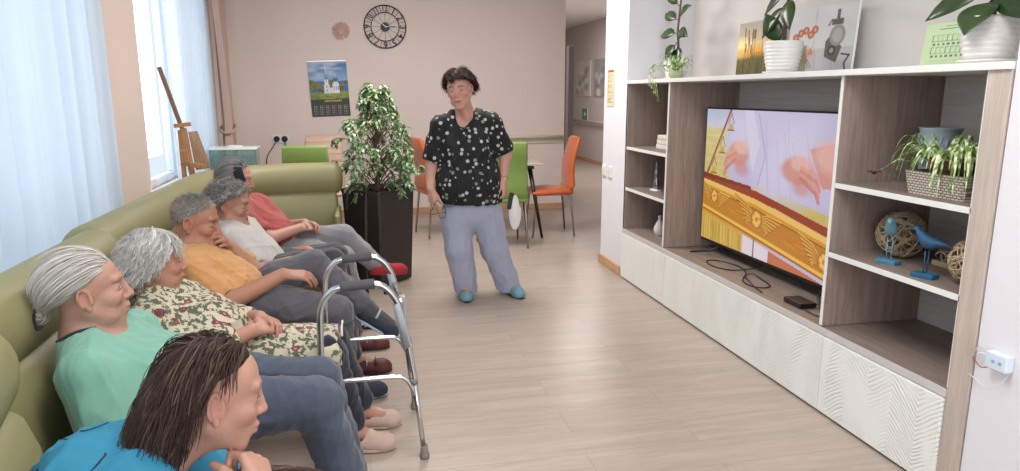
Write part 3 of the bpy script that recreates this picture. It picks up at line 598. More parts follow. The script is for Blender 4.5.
for c_, pts in (('cfd3d8', [(2.0, 1.79, .59), (1.99, 1.82, .605), (2.0, 1.845, .57), (2.012, 1.862, .553)]), ('e6e6e6', [(2.0, 1.79, .575), (1.995, 1.815, .58), (2.012, 1.862, .55)]), ('a8463c', [(2.0, 1.775, .55), (1.99, 1.80, .535), (2.0, 1.83, .538), (2.012, 1.862, .548)]), ('d8d8dc', [(2.01, 1.72, .545), (1.995, 1.735, .50), (1.995, 1.78, .47), (2.005, 1.83, .478), (2.012, 1.866, .485)])):
    MB().tube(smooth_path(pts), .0017, 6).build('wire', plain('wire_'+c_, c_, .4), t, smooth=True)
# ------------------------------------------------------------------ sofa
LEATH = NT('olive_green_leatherette'); _v = LEATH.coord(); _f = LEATH.noise(_v, 3, 3); LEATH.bump(LEATH.math('ADD', LEATH.math('MULTIPLY', LEATH.noise(_v, 9, 3), 2.0), LEATH.noise(_v, 260, 2)), .12, .006); LEATH = LEATH.out(LEATH.mix(_f, srgb('827f58'), srgb('8f8b63')), .5)
def arc_path(pts, n=10): return [tuple(p)[:2] for p in smooth_path([(a, b, 0) for a, b in pts], n)]
def sweep(path, sec, ends=None):      # sec: list of (inward, z); ends shrink -> rounded ends
    P = [Vector((a, b, 0)) for a, b in path]; rings = []; N = len(P)
    cn = sum(s[0] for s in sec)/len(sec); cz = sum(s[1] for s in sec)/len(sec)
    stations = []
    for i, p in enumerate(P):
        t = (P[min(i+1, N-1)]-P[max(i-1, 0)]).normalized(); stations.append((p, Vector((t.y, -t.x, 0)), t, 1.0))
    if ends:
        r, st = ends, [(1.0, .25), (.87, .62), (.55, .88), (.22, .98)]
        a = [(stations[0][0]-stations[0][2]*r*d, stations[0][1], stations[0][2], s) for d, s in st]; b = [(stations[-1][0]+stations[-1][2]*r*d, stations[-1][1], stations[-1][2], s) for d, s in reversed(st)]
        stations = a+stations+b
    for p, nrm, t, s in stations: rings.append([p+nrm*(cn+(a-cn)*s)+Vector((0, 0, cz+(z-cz)*s)) for a, z in sec])
    return MB().loft(rings)
ell = lambda cx, cz, rx, rz, n=24, e=1.0: [(cx+rx*math.copysign(abs(math.cos(a))**e, math.cos(a)), cz+rz*math.copysign(abs(math.sin(a))**e, math.sin(a))) for a in [2*math.pi*k/n for k in range(n)]]
SOFA = thing('sofa', 'long curved olive green sofa with rolled top cushions along the windows', 'sofa', (-.9, 3.0, 0))
segA = arc_path([(-.50, .25), (-.68, .95), (-.855, 1.66)]); segB = arc_path([(-.955, 1.74), (-.965, 2.3), (-.965, 2.80)])
segC = arc_path([(-1.02, 2.90), (-1.01, 3.7), (-1.0, 4.45), (-.955, 4.85), (-.80, 5.13), (-.5, 5.27), (-.18, 5.30)], 8)
for k, sg in enumerate((segA, segB, segC)):
    sweep(sg, ell(0, .815, .098, .118), .07).build('roll_cushion', LEATH, SOFA, smooth=True)
    sweep(sg, [(.0, .74), (.05, .735), (.09, .70), (.115, .62), (.13, .52), (.14, .42), (.13, .36), (-.02, .36), (-.04, .5), (-.03, .7)], .03).build('backrest', LEATH, SOFA, smooth=True)
    sweep(sg, ell(.315, .335, .225, .095, 28, .45), .03).build('seat_cushion', LEATH, SOFA, smooth=True)
    sweep(sg, [(-.09, .03), (-.10, .7), (-.07, .78), (-.03, .78), (-.02, .3), (.48, .27), (.485, .06), (.47, .03)]).build('frame', LEATH, SOFA, bevel=.01)
    for i in (2, len(sg)//2, len(sg)-3):
        t_ = Vector((sg[i+1][0]-sg[i][0], sg[i+1][1]-sg[i][1], 0)).normalized(); nn = Vector((t_.y, -t_.x, 0)); MB().cyl(Vector((*sg[i], 0))+nn*.38, Vector((*sg[i], .04))+nn*.38, .02, .025).build('foot', BLACK, SOFA, smooth=True)
MB().bb((-.170, 4.80, .05), (-.130, 5.29, .62)).build('end_panel', LEATH, SOFA, bevel=.018)
# ------------------------------------------------------------------ chairs and table
STEEL = NT('brushed_steel').out('a7a4a0', .28, 1); ALU = NT('polished_aluminium').out('c9ccce', .22, .95)
def chair(label, loc, rz, col, quilt=False, legs=STEEL):
    t = thing('dining_chair', label, 'chair', (loc[0], loc[1], 0)); X = Matrix.Rotation(rz, 4, 'Z'); L = Vector((loc[0], loc[1], 0))
    T = lambda p: L+X @ Vector(p)
    W = .205; prof = [(-.17, .455), (-.20, .52), (-.19, .62), (-.195, .74), (-.225, .86), (-.26, .98), (-.27, 1.0)]; rings = []
    for i, (x, z) in enumerate(prof):
        w = W-.03*(i/6)**2; th = .024 if i < 6 else .008
        rings.append([T((x+a*th, b*w, z)) for a, b in ((1, -.9), (1, .9), (.6, 1), (-.6, 1), (-1, .9), (-1, -.9), (-.6, -1), (.6, -1))])
    bk = MB().loft(rings).build('backrest', col, t, smooth=True)
    if quilt:
        for k in range(7): z = .58+.06*k; i = min(5, max(0, int((z-.455)/.1))); x = np.interp(z, [p[1] for p in prof], [p[0] for p in prof]); MB().tube([T((x+.025, -.185, z)), T((x+.027, 0, z)), T((x+.025, .185, z))], .0035, 6).build('seam', col, bk, smooth=True)
    m = MB(); rings = []
    for x, h in ((-.205, .01), (-.19, .024), (.0, .028), (.17, .026), (.21, .018), (.222, .005)): rings.append([T((x, b*.21, .455+a*h-(.01 if x > .15 else 0))) for a, b in ((1, -.92), (1.1, 0), (1, .92), (0, 1), (-1, .92), (-1, -.92), (0, -1))])
    m.loft(rings).build('seat', col, t, smooth=True)
    for sx, sy in ((1, 1), (1, -1), (-1, 1), (-1, -1)): MB().tube([T((sx*.15, sy*.17, .435)), T((sx*.175, sy*.185, .42)), T((sx*.215, sy*.205, .0))], [.011, .012, .009], 8).build('leg', legs, t, smooth=True)
    MB().tube([T((.15, .17, .425)), T((.15, -.17, .425)), T((-.15, -.17, .425)), T((-.15, .17, .425))], .008, 6, closed=True).build('seat_frame', legs, t)
    return t
ORANGE = fabric('orange_leatherette', 'c5612b', .5, weave=200, bump=.1); GREENC = fabric('lime_leatherette', '7d984a', .5, weave=200, bump=.1); BEIGE = fabric('pinkish_beige_leatherette', 'c9a995', .55, weave=200, bump=.1)
chair('orange high-backed chair at the right end of the table', (1.93, 6.93), math.pi-.05, ORANGE)
chair('orange high-backed chair behind the planter, left of the standing woman', (.83, 7.12), .25, ORANGE)
chair('lime green high-backed chair just right of the standing woman', (1.33, 6.46), math.pi/2+.0, GREENC)
chair('lime green chair whose top shows just above the sofa back', tuple(at(307, 152, 6.35))[:2], math.pi/2, GREENC)
chair('beige quilted chair standing behind the green one beyond the sofa', tuple(at(322, 137, 7.3))[:2], -math.pi/2, BEIGE, True)
t = thing('dining_table', 'rectangular table with a pale top and splayed black legs behind the woman', 'table', (1.33, 7.02, 0))
MB().bb((.88, 6.68, .73), (1.80, 7.36, .757)).build('tabletop', wood('pale_table_top', 'b8a89d', 'cabcb2', (.6, 8, 8), .4), t, bevel=.005)
MB().bb((.96, 6.76, .69), (1.72, 7.28, .73)).build('apron', BLACK, t, bevel=.003)
for sx, sy in ((1, 1), (1, -1), (-1, 1), (-1, -1)): MB().tube([(1.34+sx*.34, 7.02+sy*.22, .72), (1.34+sx*.45, 7.02+sy*.33, 0)], [.024, .013], 12).build('leg', BLACK, t, smooth=True)
# ------------------------------------------------------------------ things on the back wall
IRON = plain('black_iron', '1f1c1e', .5)
def text_mesh(s, size, M, ext=.002, font_scale=(1, 1)):
    cu = bpy.data.curves.new('t', 'FONT'); cu.body = s; cu.size = size; cu.align_x = 'CENTER'; cu.align_y = 'CENTER'; cu.extrude = ext; cu.offset = size*.012
    o = bpy.data.objects.new('t', cu); me = bpy.data.meshes.new_from_object(o); m = MB(); m.add([M @ Vector((v.co.x*font_scale[0], v.co.y*font_scale[1], v.co.z)) for v in me.vertices], [tuple(p.vertices) for p in me.polygons])
    bpy.data.objects.remove(o); bpy.data.meshes.remove(me); bpy.data.curves.remove(cu); return m
cc = Vector((.376, 8.425, 2.177)); t = thing('wall_clock', 'large round black iron skeleton clock with big numerals on the back wall', 'clock', cc)
ring = lambda r, rr, y=0: MB().tube([cc+Vector((math.cos(a)*r, y, math.sin(a)*r)) for a in np.linspace(0, 2*math.pi, 65)[:-1]], rr, 8, closed=True)
ring(.236, .0065).build('outer_ring', IRON, t, smooth=True); ring(.158, .005).build('inner_ring', IRON, t, smooth=True)
base = Matrix(((1, 0, 0), (0, 0, -1), (0, 1, 0))).to_4x4()     # xy text plane -> xz wall plane, facing -Y
for h in range(1, 13):
    a = math.pi/2-h*math.pi/6; M = Matrix.Translation(cc+Vector((math.cos(a)*.198, 0, math.sin(a)*.198))) @ base @ Matrix.Rotation(a-math.pi/2, 4, 'Z')
    text_mesh(str(h), .098, M, .003, (.72 if h > 9 else 1.0, 1.0)).build('numeral', IRON, t)
    MB().cyl(cc+Vector((math.cos(a)*.03, .004, math.sin(a)*.03)), cc+Vector((math.cos(a)*.158, .004, math.sin(a)*.158)), .0016, n=6).build('spoke', IRON, t)
    b = a+math.pi/12; MB().cyl(cc+Vector((math.cos(b)*.158, 0, math.sin(b)*.158)), cc+Vector((math.cos(b)*.236, 0, math.sin(b)*.236)), .0022, n=6).build('ring_tie', IRON, t)
MB().cyl(cc+Vector((0, .008, 0)), cc+Vector((0, -.012, 0)), .05, n=32).build('hub', IRON, t, bevel=.003)
WH = plain('white_hand_paint', 'e8e4e4', .5)
MB().bar(cc+Vector((.01, -.016, -.01)), cc+Vector((-.032, -.016, .035)), .008, .003, (0, 1, 0)).build('hour_hand', WH, t); MB().bar(cc+Vector((-.02, -.020, -.002)), cc+Vector((.12, -.020, .004)), .005, .002, (0, 1, 0)).build('minute_hand', IRON, t); MB().bar(cc+Vector((.0, -.020, 0)), cc+Vector((.045, -.021, .002)), .007, .003, (0, 1, 0)).build('hand_tip', WH, t)
cp = Vector((-.117, 8.43, 2.124)); t = thing('paper_rosette', 'round pink and cream paper rosette left of the wall clock', 'wall ornament', cp)
PINKP = plain('pale_pink_paper', 'd9b3b0', .8); CRM = plain('cream_paper', 'd9bf9a', .8)
m = MB(); vs = []; 
for k in range(16):
    a0 = math.radians(-55)+k*math.radians(345)/16; a1 = a0+math.radians(345)/16*.96; am = (a0+a1)/2
    P_ = lambda a, r, y: cp+Vector((math.cos(a)*r, y, math.sin(a)*r)); m.add([P_(am, .03, -.004), P_(a0, .085, .004), P_(am-.06, .100, -.008), P_(am+.06, .100, -.008), P_(a1, .085, .004), P_(am, .03, .012), P_(a0, .085, .014), P_(a1, .085, .014)], [(0, 1, 2), (0, 2, 3), (0, 3, 4), (5, 7, 6), (1, 6, 2), (4, 3, 7), (2, 6, 7, 3)])
m.build('petals', PINKP, t); MB().lathe([(.0, -.012), (.03, -.010), (.052, .0), (.055, .008), (0, .008)], (0, 0, 0), 18).build('tmp', CRM)
o = [x for x in COL.objects if x.name.startswith('tmp')][0]; me = o.data; me.transform(Matrix.Rotation(-math.pi/2, 4, 'X')); o.name = 'centre'; o.parent = t; o.location = (0, -.0, 0)
MB().tube([cp+Vector((.03*math.cos(a), -.015, .03*math.sin(a)-.005)) for a in np.linspace(.4, 4.5, 14)], .005, 6).build('ribbon', PINKP, t)
c = Canvas(130, 176, '3f6fae'); c.grad(0, .36, '2f5fa6', '8fb2d6')
R = random.Random(9)
for i in range(18): c.ell(R.random(), R.random()*.3, .1+.1*R.random(), .02+.02*R.random(), 'c4d6ea', .5, 1)
for i in range(60): x = R.random(); y = .42+.06*math.sin(x*9)+R.random()*.12-(.08 if x < .25 or x > .85 else 0); c.ell(x, y, .06, .04, R.choice(['55682f', '6d7d36', '3f5327', '7d7440', '8a7a3a']), .9, .7)
c.grad(.56, .68, '8b9a45', '5f7230'); c.rect(0, .68, 1, 1, '2c3a30')
for i in range(40): c.ell(R.random(), .56+.12*R.random(), .07, .012, R.choice(['97a850', '7a8a3c', 'a9a250']), .6, .8)
c.rect(.40, .32, .50, .58, 'e8ecf2'); c.rect(.375, .42, .525, .58, 'dfe4ec'); c.poly([(.39, .33), (.45, .24), (.51, .33)], '6f86ad'); c.line([(.45, .25), (.45, .06)], .006, 'cfd6e0'); c.ell(.45, .265, .04, .03, '7f93b8', 1, .1)
for y in (.36, .46, .53): c.ell(.45, y, .014, .02, '6a748c', 1, .2)
c.rect(.60, .40, .77, .58, 'e6eaf0'); c.rect(.63, .34, .74, .41, 'dfe4ec'); c.ell(.685, .335, .07, .04, '4c6aa6', 1, .1); c.line([(.685, .30), (.685, .25)], .005, 'd9c26a'); c.rect(.52, .48, .62, .58, 'dfe2ea')
for x in (.64, .70, .75): c.rect(x-.01, .45, x+.01, .52, '707c98')
for i in range(10): x = .37+.045*i; c.rect(x, .705, x+.028, .735, 'd9b95a')      # month title
for r_ in range(6):
    for q in range(6):
        for w_ in range(3):
            x = .07+q*.155+w_*.042; y = .80+r_*.032; c.rect(x, y, x+.026, y+.012, 'b9c4bb' if w_ < 2 else 'b0806a', .75)
cw = at(308, 62, 8.43); tl, tr, bl = Vector((-.507, 8.436, 1.779)), Vector((-.077, 8.436, 1.794)), Vector((-.480, 8.440, 1.165))
t = thing('wall_calendar', 'hanging wall calendar with a white church under a blue sky', 'calendar', (tl+tr)/2); c.build('print', vcol('calendar_print', .45), tl, tr, bl, t)
dv = Vector((0, .004, 0)); MB().loft([[tl+dv*.2, tr+dv*.2, tr+dv*1.8, tl+dv*1.8], [bl+dv*.2, bl+(tr-tl)+dv*.2, bl+(tr-tl)+dv*1.6, bl+dv*1.6]]).build('paper_sheets', WHITE, t)
MB().bar(tl+Vector((.0, -.003, .003)), tr+Vector((.0, -.003, .003)), .01, .012).build('binding', STEEL, t)
t = thing('double_socket', 'double black socket on a white plate on the back wall', 'socket', (-.842, 8.45, .92)); MB().bb((-.935, 8.438, .875), (-.75, 8.45, .965)).build('plate', WHITE, t, bevel=.003)
for x in (-.887, -.80): MB().cyl((x, 8.439, .92), (x, 8.425, .92), .034, n=24).build('plug', BLACK, t, bevel=.003)
for x, d in ((-.887, -.12), (-.80, .03)): MB().tube(smooth_path([(x, 8.425, .91), (x+d*.3, 8.40, .84), (x+d, 8.42, .70), (x+d, 8.43, .45), (x+d*1.3, 8.43, .02)]), .005, 6).build('wire', BLACK, t, smooth=True)
# aquarium on a low cabinet
t = thing('side_cabinet', 'small white cabinet behind the sofa under the aquarium', 'cabinet', (-1.1, 6.9, 0)); MB().bb((-1.32, 6.72, .03), (-.75, 7.08, .68)).build('body', WHITE, t, bevel=.004); MB().bb((-1.30, 6.705, .06), (-1.04, 6.72, .66)).build('door', WHITE, t, bevel=.003); MB().bb((-1.03, 6.705, .06), (-.77, 6.72, .66)).build('door', WHITE, t, bevel=.003)
for x in (-1.29, -.78): MB().bb((x-.02, 6.74, 0), (x+.02, 7.06, .03)).build('foot', BLACK, t)
t = thing('aquarium', 'small clear glass aquarium with a light lid behind the sofa', 'aquarium', (-1.1, 6.88, .68)); TG = NT('tank_glass').out('cfe8e6', .05, **{'Transmission Weight': .9, 'IOR': 1.1})
g = MB(); 
for a in [((-1.30, 6.76, .683), (-1.295, 7.0, .93)), ((-.905, 6.76, .683), (-.90, 7.0, .93)), ((-1.295, 6.76, .683), (-.905, 6.765, .93)), ((-1.295, 6.995, .683), (-.905, 7.0, .93))]: g.bb(*a)
g.build('tank', TG, t); MB().bb((-1.31, 6.75, .925), (-.89, 7.01, .945)).build('lid', plain('white_lid', 'e9f0ee', .3), t, bevel=.005); MB().lathe([(.10, 0), (.05, .015), (0, .02)], (-1.1, 6.88, .945), 20).build('lid_handle', WHITE, t, smooth=True)
MB().bb((-1.294, 6.766, .683), (-.906, 6.994, .87)).build('water', NT('tank_water').out('b9d6dc', .08, **{'Transmission Weight': .8, 'IOR': 1.2}), t)
# easel
EW = wood('honey_wood', '9c7146', 'bd9264', (9, 9, 1), .5); DW = wood('dark_mast_wood', '6b5442', '836a54', (9, 9, 1), .5)
E1 = 5.75; t = thing('easel', 'wooden easel with a tall slanted mast at the far window', 'easel', (-1.2, 5.85, 0)); e = lambda u, v, dy=0: at(u, v, E1+dy)
MB().bar(e(159, 67), e(187, 142), .03, .02, (0, 1, 0)).build('mast', DW, t, bevel=.003)
MB().bar(e(183, 128, -.03), Vector((e(205, 188).x, E1-.05, .0)), .034, .02, (0, 1, 0)).build('leg', EW, t, bevel=.003); MB().bar(e(180, 130, .03), Vector((e(183, 188).x, E1+.1, 0)), .034, .02, (0, 1, 0)).build('leg', EW, t, bevel=.003)
MB().bar(e(184, 128, .03), Vector((e(192, 188).x, E1+.42, 0)), .034, .02, (0, 1, 0)).build('leg', EW, t, bevel=.003)
MB().bar(e(174, 126, -.04), e(191, 124, -.04), .03, .03, (0, 1, 0)).build('clamp', EW, t, bevel=.003); MB().bar(e(181, 163, -.05), e(206, 167, -.05), .035, .03, (0, 1, 0)).build('ledge', EW, t, bevel=.003); MB().bar(e(184, 150, -.05), e(186, 163, -.05), .05, .04, (0, 1, 0)).build('ratchet_block', EW, t, bevel=.004)
pts = [e(188, 132, -.03), e(197, 131, .0), e(211, 168, .0), e(196, 170, -.03)]; dd = Vector((0, .012, 0))
tag(MB().loft([[pts[0], pts[1], pts[1]+dd, pts[0]+dd], [pts[3], pts[2], pts[2]+dd, pts[3]+dd]]).build('drawing_board', wood('board_brown', '8a6a54', 'a07e64', (5, 5, 1), .6)), 'brown board resting on the easel', 'board')
# ------------------------------------------------------------------ planter and ficus
def wick(name, a, b, c_, w=.016, h=.011):
    s = NT(name); v = s.coord(); br = s.n('TexBrick', {'Vector': s.coord((1, 1, 1), (math.pi/2, 0, 0)), 'Scale': 1, 'Brick Width': w, 'Row Height': h, 'Mortar Size': .0018, 'Color1': (*srgb(a), 1), 'Color2': (*srgb(b), 1), 'Mortar': (*srgb(c_), 1)})
    s.bump(br.outputs['Fac'], -.9, .004); return s.out(br.outputs['Color'], .55)
DRAT = wick('dark_woven_rattan', '3d3433', '2f2828', '1b1716')
pc = Vector((.145, 5.385, 0)); t = thing('woven_planter', 'tall square dark brown woven planter beside the sofa end', 'planter', pc)
def sq_ring(s, z, r=.12, rot=0.0):
    out = []
    for k in range(4):
        for d in (-r, r): a = k*math.pi/2+d*.35; out.append(pc+Vector((math.cos(a+rot+.0)*s, math.sin(a+rot)*s, z)))
    return out
MB().loft([sq_ring(.232, .012), sq_ring(.235, .02), sq_ring(.268, .70), sq_ring(.275, .705), sq_ring(.275, .725), sq_ring(.262, .725), sq_ring(.25, .64)]).build('woven_body', DRAT, t)
MB().loft([sq_ring(.25, .63), sq_ring(.2, .65)]).build('soil', SOIL, t)
for k in range(4): a = k*math.pi/2; MB().cyl(pc+Vector((math.cos(a)*.19, math.sin(a)*.19, 0)), pc+Vector((math.cos(a)*.19, math.sin(a)*.19, .015)), .015).build('foot', BLACK, t)
VAR = NT('variegated_leaf'); _i = VAR.n('NewGeometry').outputs['Random Per Island']; _v = VAR.coord(); VAR = VAR.out(VAR.mix(VAR.n('MapRange', {'Value': VAR.noise(_v, 38, 3, .6), 'From Min': .50, 'From Max': .62}).outputs[0], srgb('5c7f4c'), srgb('ccd8b4')), .35)
t = thing('ficus_tree', 'bushy weeping ficus with pale variegated leaves in the dark planter', 'potted tree', (.145, 5.385, .65))
R = random.Random(12); b0 = Vector((.145, 5.385, .645)); stems = MB(); fol = MB()
for k, (dx, dy) in enumerate(((0, 0), (.03, .01), (-.03, .015), (.01, -.03))):
    stems.tube(smooth_path([b0+Vector((dx*.7, dy*.7, 0)), b0+Vector((dx*.2, dy, .16)), b0+Vector((-dx*1.1, dy, .34)), b0+Vector((dx*2.2, dy*2, .62-.08*k))], 5), [.012-.008*i/15 for i in range(16)], 7)
def ficus_r(z):   # crown radius over height
    return np.interp(z, [0, .06, .18, .34, .48, .62, .74, .86], [.19, .30, .35, .33, .27, .20, .12, .03])
for k in range(110):
    z = .06+.78*R.random()**.95; a = R.random()*6.283; rr_ = ficus_r(z)*R.uniform(.55, 1.06); st = b0+Vector((R.uniform(-.03, .03), R.uniform(-.03, .03), max(.03, z-.10-.1*R.random())))
    tip = b0+Vector((math.cos(a)*rr_, math.sin(a)*rr_, z+R.uniform(-.05, .05))); mid = (st+tip)/2+Vector((0, 0, .05)); path = smooth_path([st, mid, tip, tip+Vector((math.cos(a)*.02, math.sin(a)*.02, -.05))], 4); stems.tube(path, [.004-.003*i/12 for i in range(13)], 5)
    for i in range(3, 13):
        for q in range(1 if i < 6 else 2):
            an = a+R.uniform(-1.8, 1.8); d = Vector((math.cos(an)*.7, math.sin(an)*.7, R.uniform(-1.1, .05))); leaf(fol, path[i]+Vector((R.uniform(-.012, .012), R.uniform(-.012, .012), 0)), d, R.uniform(.045, .068), R.uniform(.022, .030), droop=.35, fold=.10, n=4)
stems.build('stems', STEM, t, smooth=True); fol.build('foliage', VAR, t)
# ------------------------------------------------------------------ walking frame and cane
GRIP = plain('grey_foam_grip', '4c4c50', .85); RUBG = plain('worn_grey_rubber', '7d776f', .8)
t = thing('walker', 'folding aluminium walking frame with dark grey foam grips', 'walker', (.03, 2.8, 0))
for Y, nm in ((2.575, 0), (3.035, 1)):
    def p(x, z): return (x, Y, z)
    top = smooth_path([p(-.165, .36), p(-.160, .58), p(-.150, .655), p(-.115, .705), p(-.07, .722), p(.02, .727), p(.075, .715), p(.118, .665), p(.140, .60), p(.170, .42), p(.183, .33)], 6)
    MB().tube(top, .0128, 12).build('side_tube', ALU, t, smooth=True)
    MB().tube([p(-.082, .7215), p(.045, .7285)], .0185, 16).build('grip', GRIP, t, bevel=.003)
    for (x0, z0, x1) in ((-.165, .38, -.178), (.178, .36, .213)):
        lg = MB().tube([p(x0, z0), p(x1, .012)], .0105, 12).build('leg', ALU, t, smooth=True); dz = z0-.02
        MB().tube([p(x0, dz+.0), p(x0+(x1-x0)*.06, dz-.022)], .0158, 12).build('collar', RUBG, lg, smooth=True); xt = x0+(x1-x0)*.86; MB().lathe([(.0, 0), (.019, 0), (.020, .012), (.0155, .03), (.0145, .055), (0, .055)], p(x1, 0), 18).build('rubber_tip', RUBG, lg, smooth=True)
    MB().tube(smooth_path([p(-.163, .35), p(-.06, .352), p(.10, .352), p(.14, .345), p(.163, .32), p(.186, .27)], 5), .0095, 10).build('side_rail', ALU, t, smooth=True)
    MB().tube([p(.122, .645), p(.158, .47)], .0158, 12).build('hinge_sleeve', plain('pale_grey_plastic', '8f9498', .45), t, smooth=True)
for z, x in ((.60, .138), (.40, .172)): MB().tube([(x, 2.575, z), (x+.012, 2.80, z), (x, 3.035, z)], .0115, 10).build('front_rail', ALU, t, smooth=True)
MB().bb((.145, 2.785, .39), (.172, 2.825, .61)).build('fold_bracket', plain('fold_plastic', '9a9ea2', .4), t, bevel=.006); MB().bb((.085, 2.86, .60), (.10, 2.885, .64)).build('release_catch', BLACK, t, bevel=.003)
t = thing('walking_cane', 'black walking cane with a hooked handle leaning by the planter', 'cane', (.02, 4.8, 0))
MB().tube(smooth_path([(.03, 4.78, .015), (.035, 4.84, .40), (.048, 4.90, .70), (.052, 4.905, .76), (.035, 4.905, .805), (.0, 4.90, .82), (-.045, 4.90, .805), (-.075, 4.90, .75), (-.085, 4.90, .64)], 7), .0105, 10).build('shaft', BLACK, t, smooth=True); MB().cyl((.03, 4.778, 0), (.03, 4.782, .04), .016, .013).build('ferrule', BLACK, t)
# handbag strap end on the seat by the front woman
BROWN = wick('brown_braided_leather', '6b4632', '50321f', '2c1b12', .012, .006)
t = thing('handbag', 'brown braided bag lying on the sofa between the two nearest women', 'bag', (-.33, 1.72, .43))
m = MB(); rings = []
for x, w, h in ((-.14, .01, .03), (-.13, .04, .06), (0, .055, .075), (.13, .04, .06), (.14, .01, .03)): rings.append([Vector((-.33+x, 1.70, .435))+Vector((-.25*math.cos(a)*w*0, math.cos(a)*w, h/2+math.sin(a)*h/2)) for a in np.linspace(0, 6.283, 13)[:-1]])
m.loft(rings).build('body', BROWN, t, smooth=True); MB().tube(smooth_path([(-.44, 1.66, .50), (-.30, 1.62, .53), (-.18, 1.64, .52), (-.10, 1.68, .47)]), .010, 8, flat=.5).build('strap', BROWN, t, smooth=True)
# posters in the corridor
for (y0, y1, lab, cols) in ((15.35, 14.35, 'left-hand pale poster on the corridor wall', ('d8d3cf', 'b9b3ae')), (14.1, 13.35, 'right-hand grey poster on the corridor wall', ('a9a5a4', 'd9d9dc'))):
    c = Canvas(60, 80, cols[0]); R = random.Random(int(y0))
    for i in range(16): c.ell(.5+R.uniform(-.3, .3), .6+R.uniform(-.35, .35), .14, .10, R.choice([cols[1], 'e6e2de', '8f8a86']), .7, .8)
    t = thing('poster', lab, 'poster', (4.86, (y0+y1)/2, 1.4)); zz = (1.38, 2.12); c.build('print', vcol('poster_print', .6), (4.85, y0, zz[1]), (4.85, y1, zz[1]), (4.85, y0, zz[0]), t); MB().bb((4.852, y1, zz[0]), (4.869, y0, zz[1])).build('board', WHITE, t)
c = Canvas(40, 40, '4f8f78'); c.poly([(.3, .5), (.6, .25), (.6, .42), (.8, .42), (.8, .58), (.6, .58), (.6, .75)], 'e6efe9'); t = thing('exit_sign', 'small green and white arrow sign under the corridor posters', 'sign', (4.86, 14.6, .85)); c.build('print', vcol('sign_print', .5), (4.853, 14.85, 1.12), (4.853, 14.5, 1.12), (4.853, 14.85, .88), t); MB().bb((4.855, 14.5, .88), (4.869, 14.85, 1.12)).build('plate', WHITE, t)
# ------------------------------------------------------------------ smooth bodies from a distance field
def _n(v): v = np.asarray(v, float); return v/np.linalg.norm(v)
def cap_(a, b, ra, rb=None, k=.02, op='+', st=None, cut=None): return dict(t='c', a=np.array(a, float), b=np.array(b, float), ra=ra, rb=ra if rb is None else rb, k=k, op=op, st=st, cut=cut)
def ell_(c, r, R=None, k=.02, op='+', cut=None): return dict(t='e', a=np.array(c, float), r=np.array(r, float), R=np.eye(3) if R is None else np.array(R, float), k=k, op=op, cut=cut)
def evalp(p, X):
    if p['t'] == 'c':
        a, b = p['a'], p['b']; P = X-a
        if p['st'] is not None:
            n, s = p['st']; n = _n(n); dn = P@n; P = P-n*(dn*(1-1/s))[..., None]; ba = b-a; ba = ba-n*(ba@n)*(1-1/s)
        else: ba = b-a
        L = float(ba@ba)+1e-12; h = np.clip((P@ba)/L, 0, 1); d = np.linalg.norm(P-h[..., None]*ba, axis=-1)-(p['ra']+(p['rb']-p['ra'])*h)
    else:
        P = (X-p['a'])@p['R']; k0 = np.linalg.norm(P/p['r'], axis=-1); k1 = np.linalg.norm(P/p['r']**2, axis=-1)+1e-9; d = k0*(k0-1)/k1
    if p['cut'] is not None:
        for q, n in (p['cut'] if isinstance(p['cut'], list) else [p['cut']]): d = np.maximum(d, (X-np.array(q, float))@_n(n))
    return d
def bounds(p):
    if p['t'] == 'c':
        m = max(p['ra'], p['rb'])*(p['st'][1] if p['st'] is not None else 1); return np.minimum(p['a'], p['b'])-m, np.maximum(p['a'], p['b'])+m
    m = p['r'].max(); return p['a']-m, p['a']+m
def field(prims, h):
    lo = np.min([bounds(p)[0] for p in prims if p['op'] == '+'], 0)-3*h; hi = np.max([bounds(p)[1] for p in prims if p['op'] == '+'], 0)+3*h
    N = np.ceil((hi-lo)/h).astype(int)+1; D = np.full(N, .3, np.float32)
    for p in prims:
        l, u = bounds(p); m = p['k']+2.5*h; i0 = np.maximum(np.floor((l-m-lo)/h).astype(int), 0); i1 = np.minimum(np.ceil((u+m-lo)/h).astype(int)+1, N)
        if (i1 <= i0).any(): continue
        ax = [lo[q]+h*np.arange(i0[q], i1[q]) for q in range(3)]; X = np.stack(np.meshgrid(*ax, indexing='ij'), -1)
        d = evalp(p, X).astype(np.float32); s = tuple(slice(i0[q], i1[q]) for q in range(3)); A = D[s]; k = max(p['k'], 1e-4)
        if p['op'] == '+': hh = np.maximum(k-np.abs(A-d), 0)/k; D[s] = np.minimum(A, d)-hh*hh*k*.25
        else: d = -d; hh = np.maximum(k-np.abs(A-d), 0)/k; D[s] = np.maximum(A, d)+hh*hh*k*.25
    return D, lo
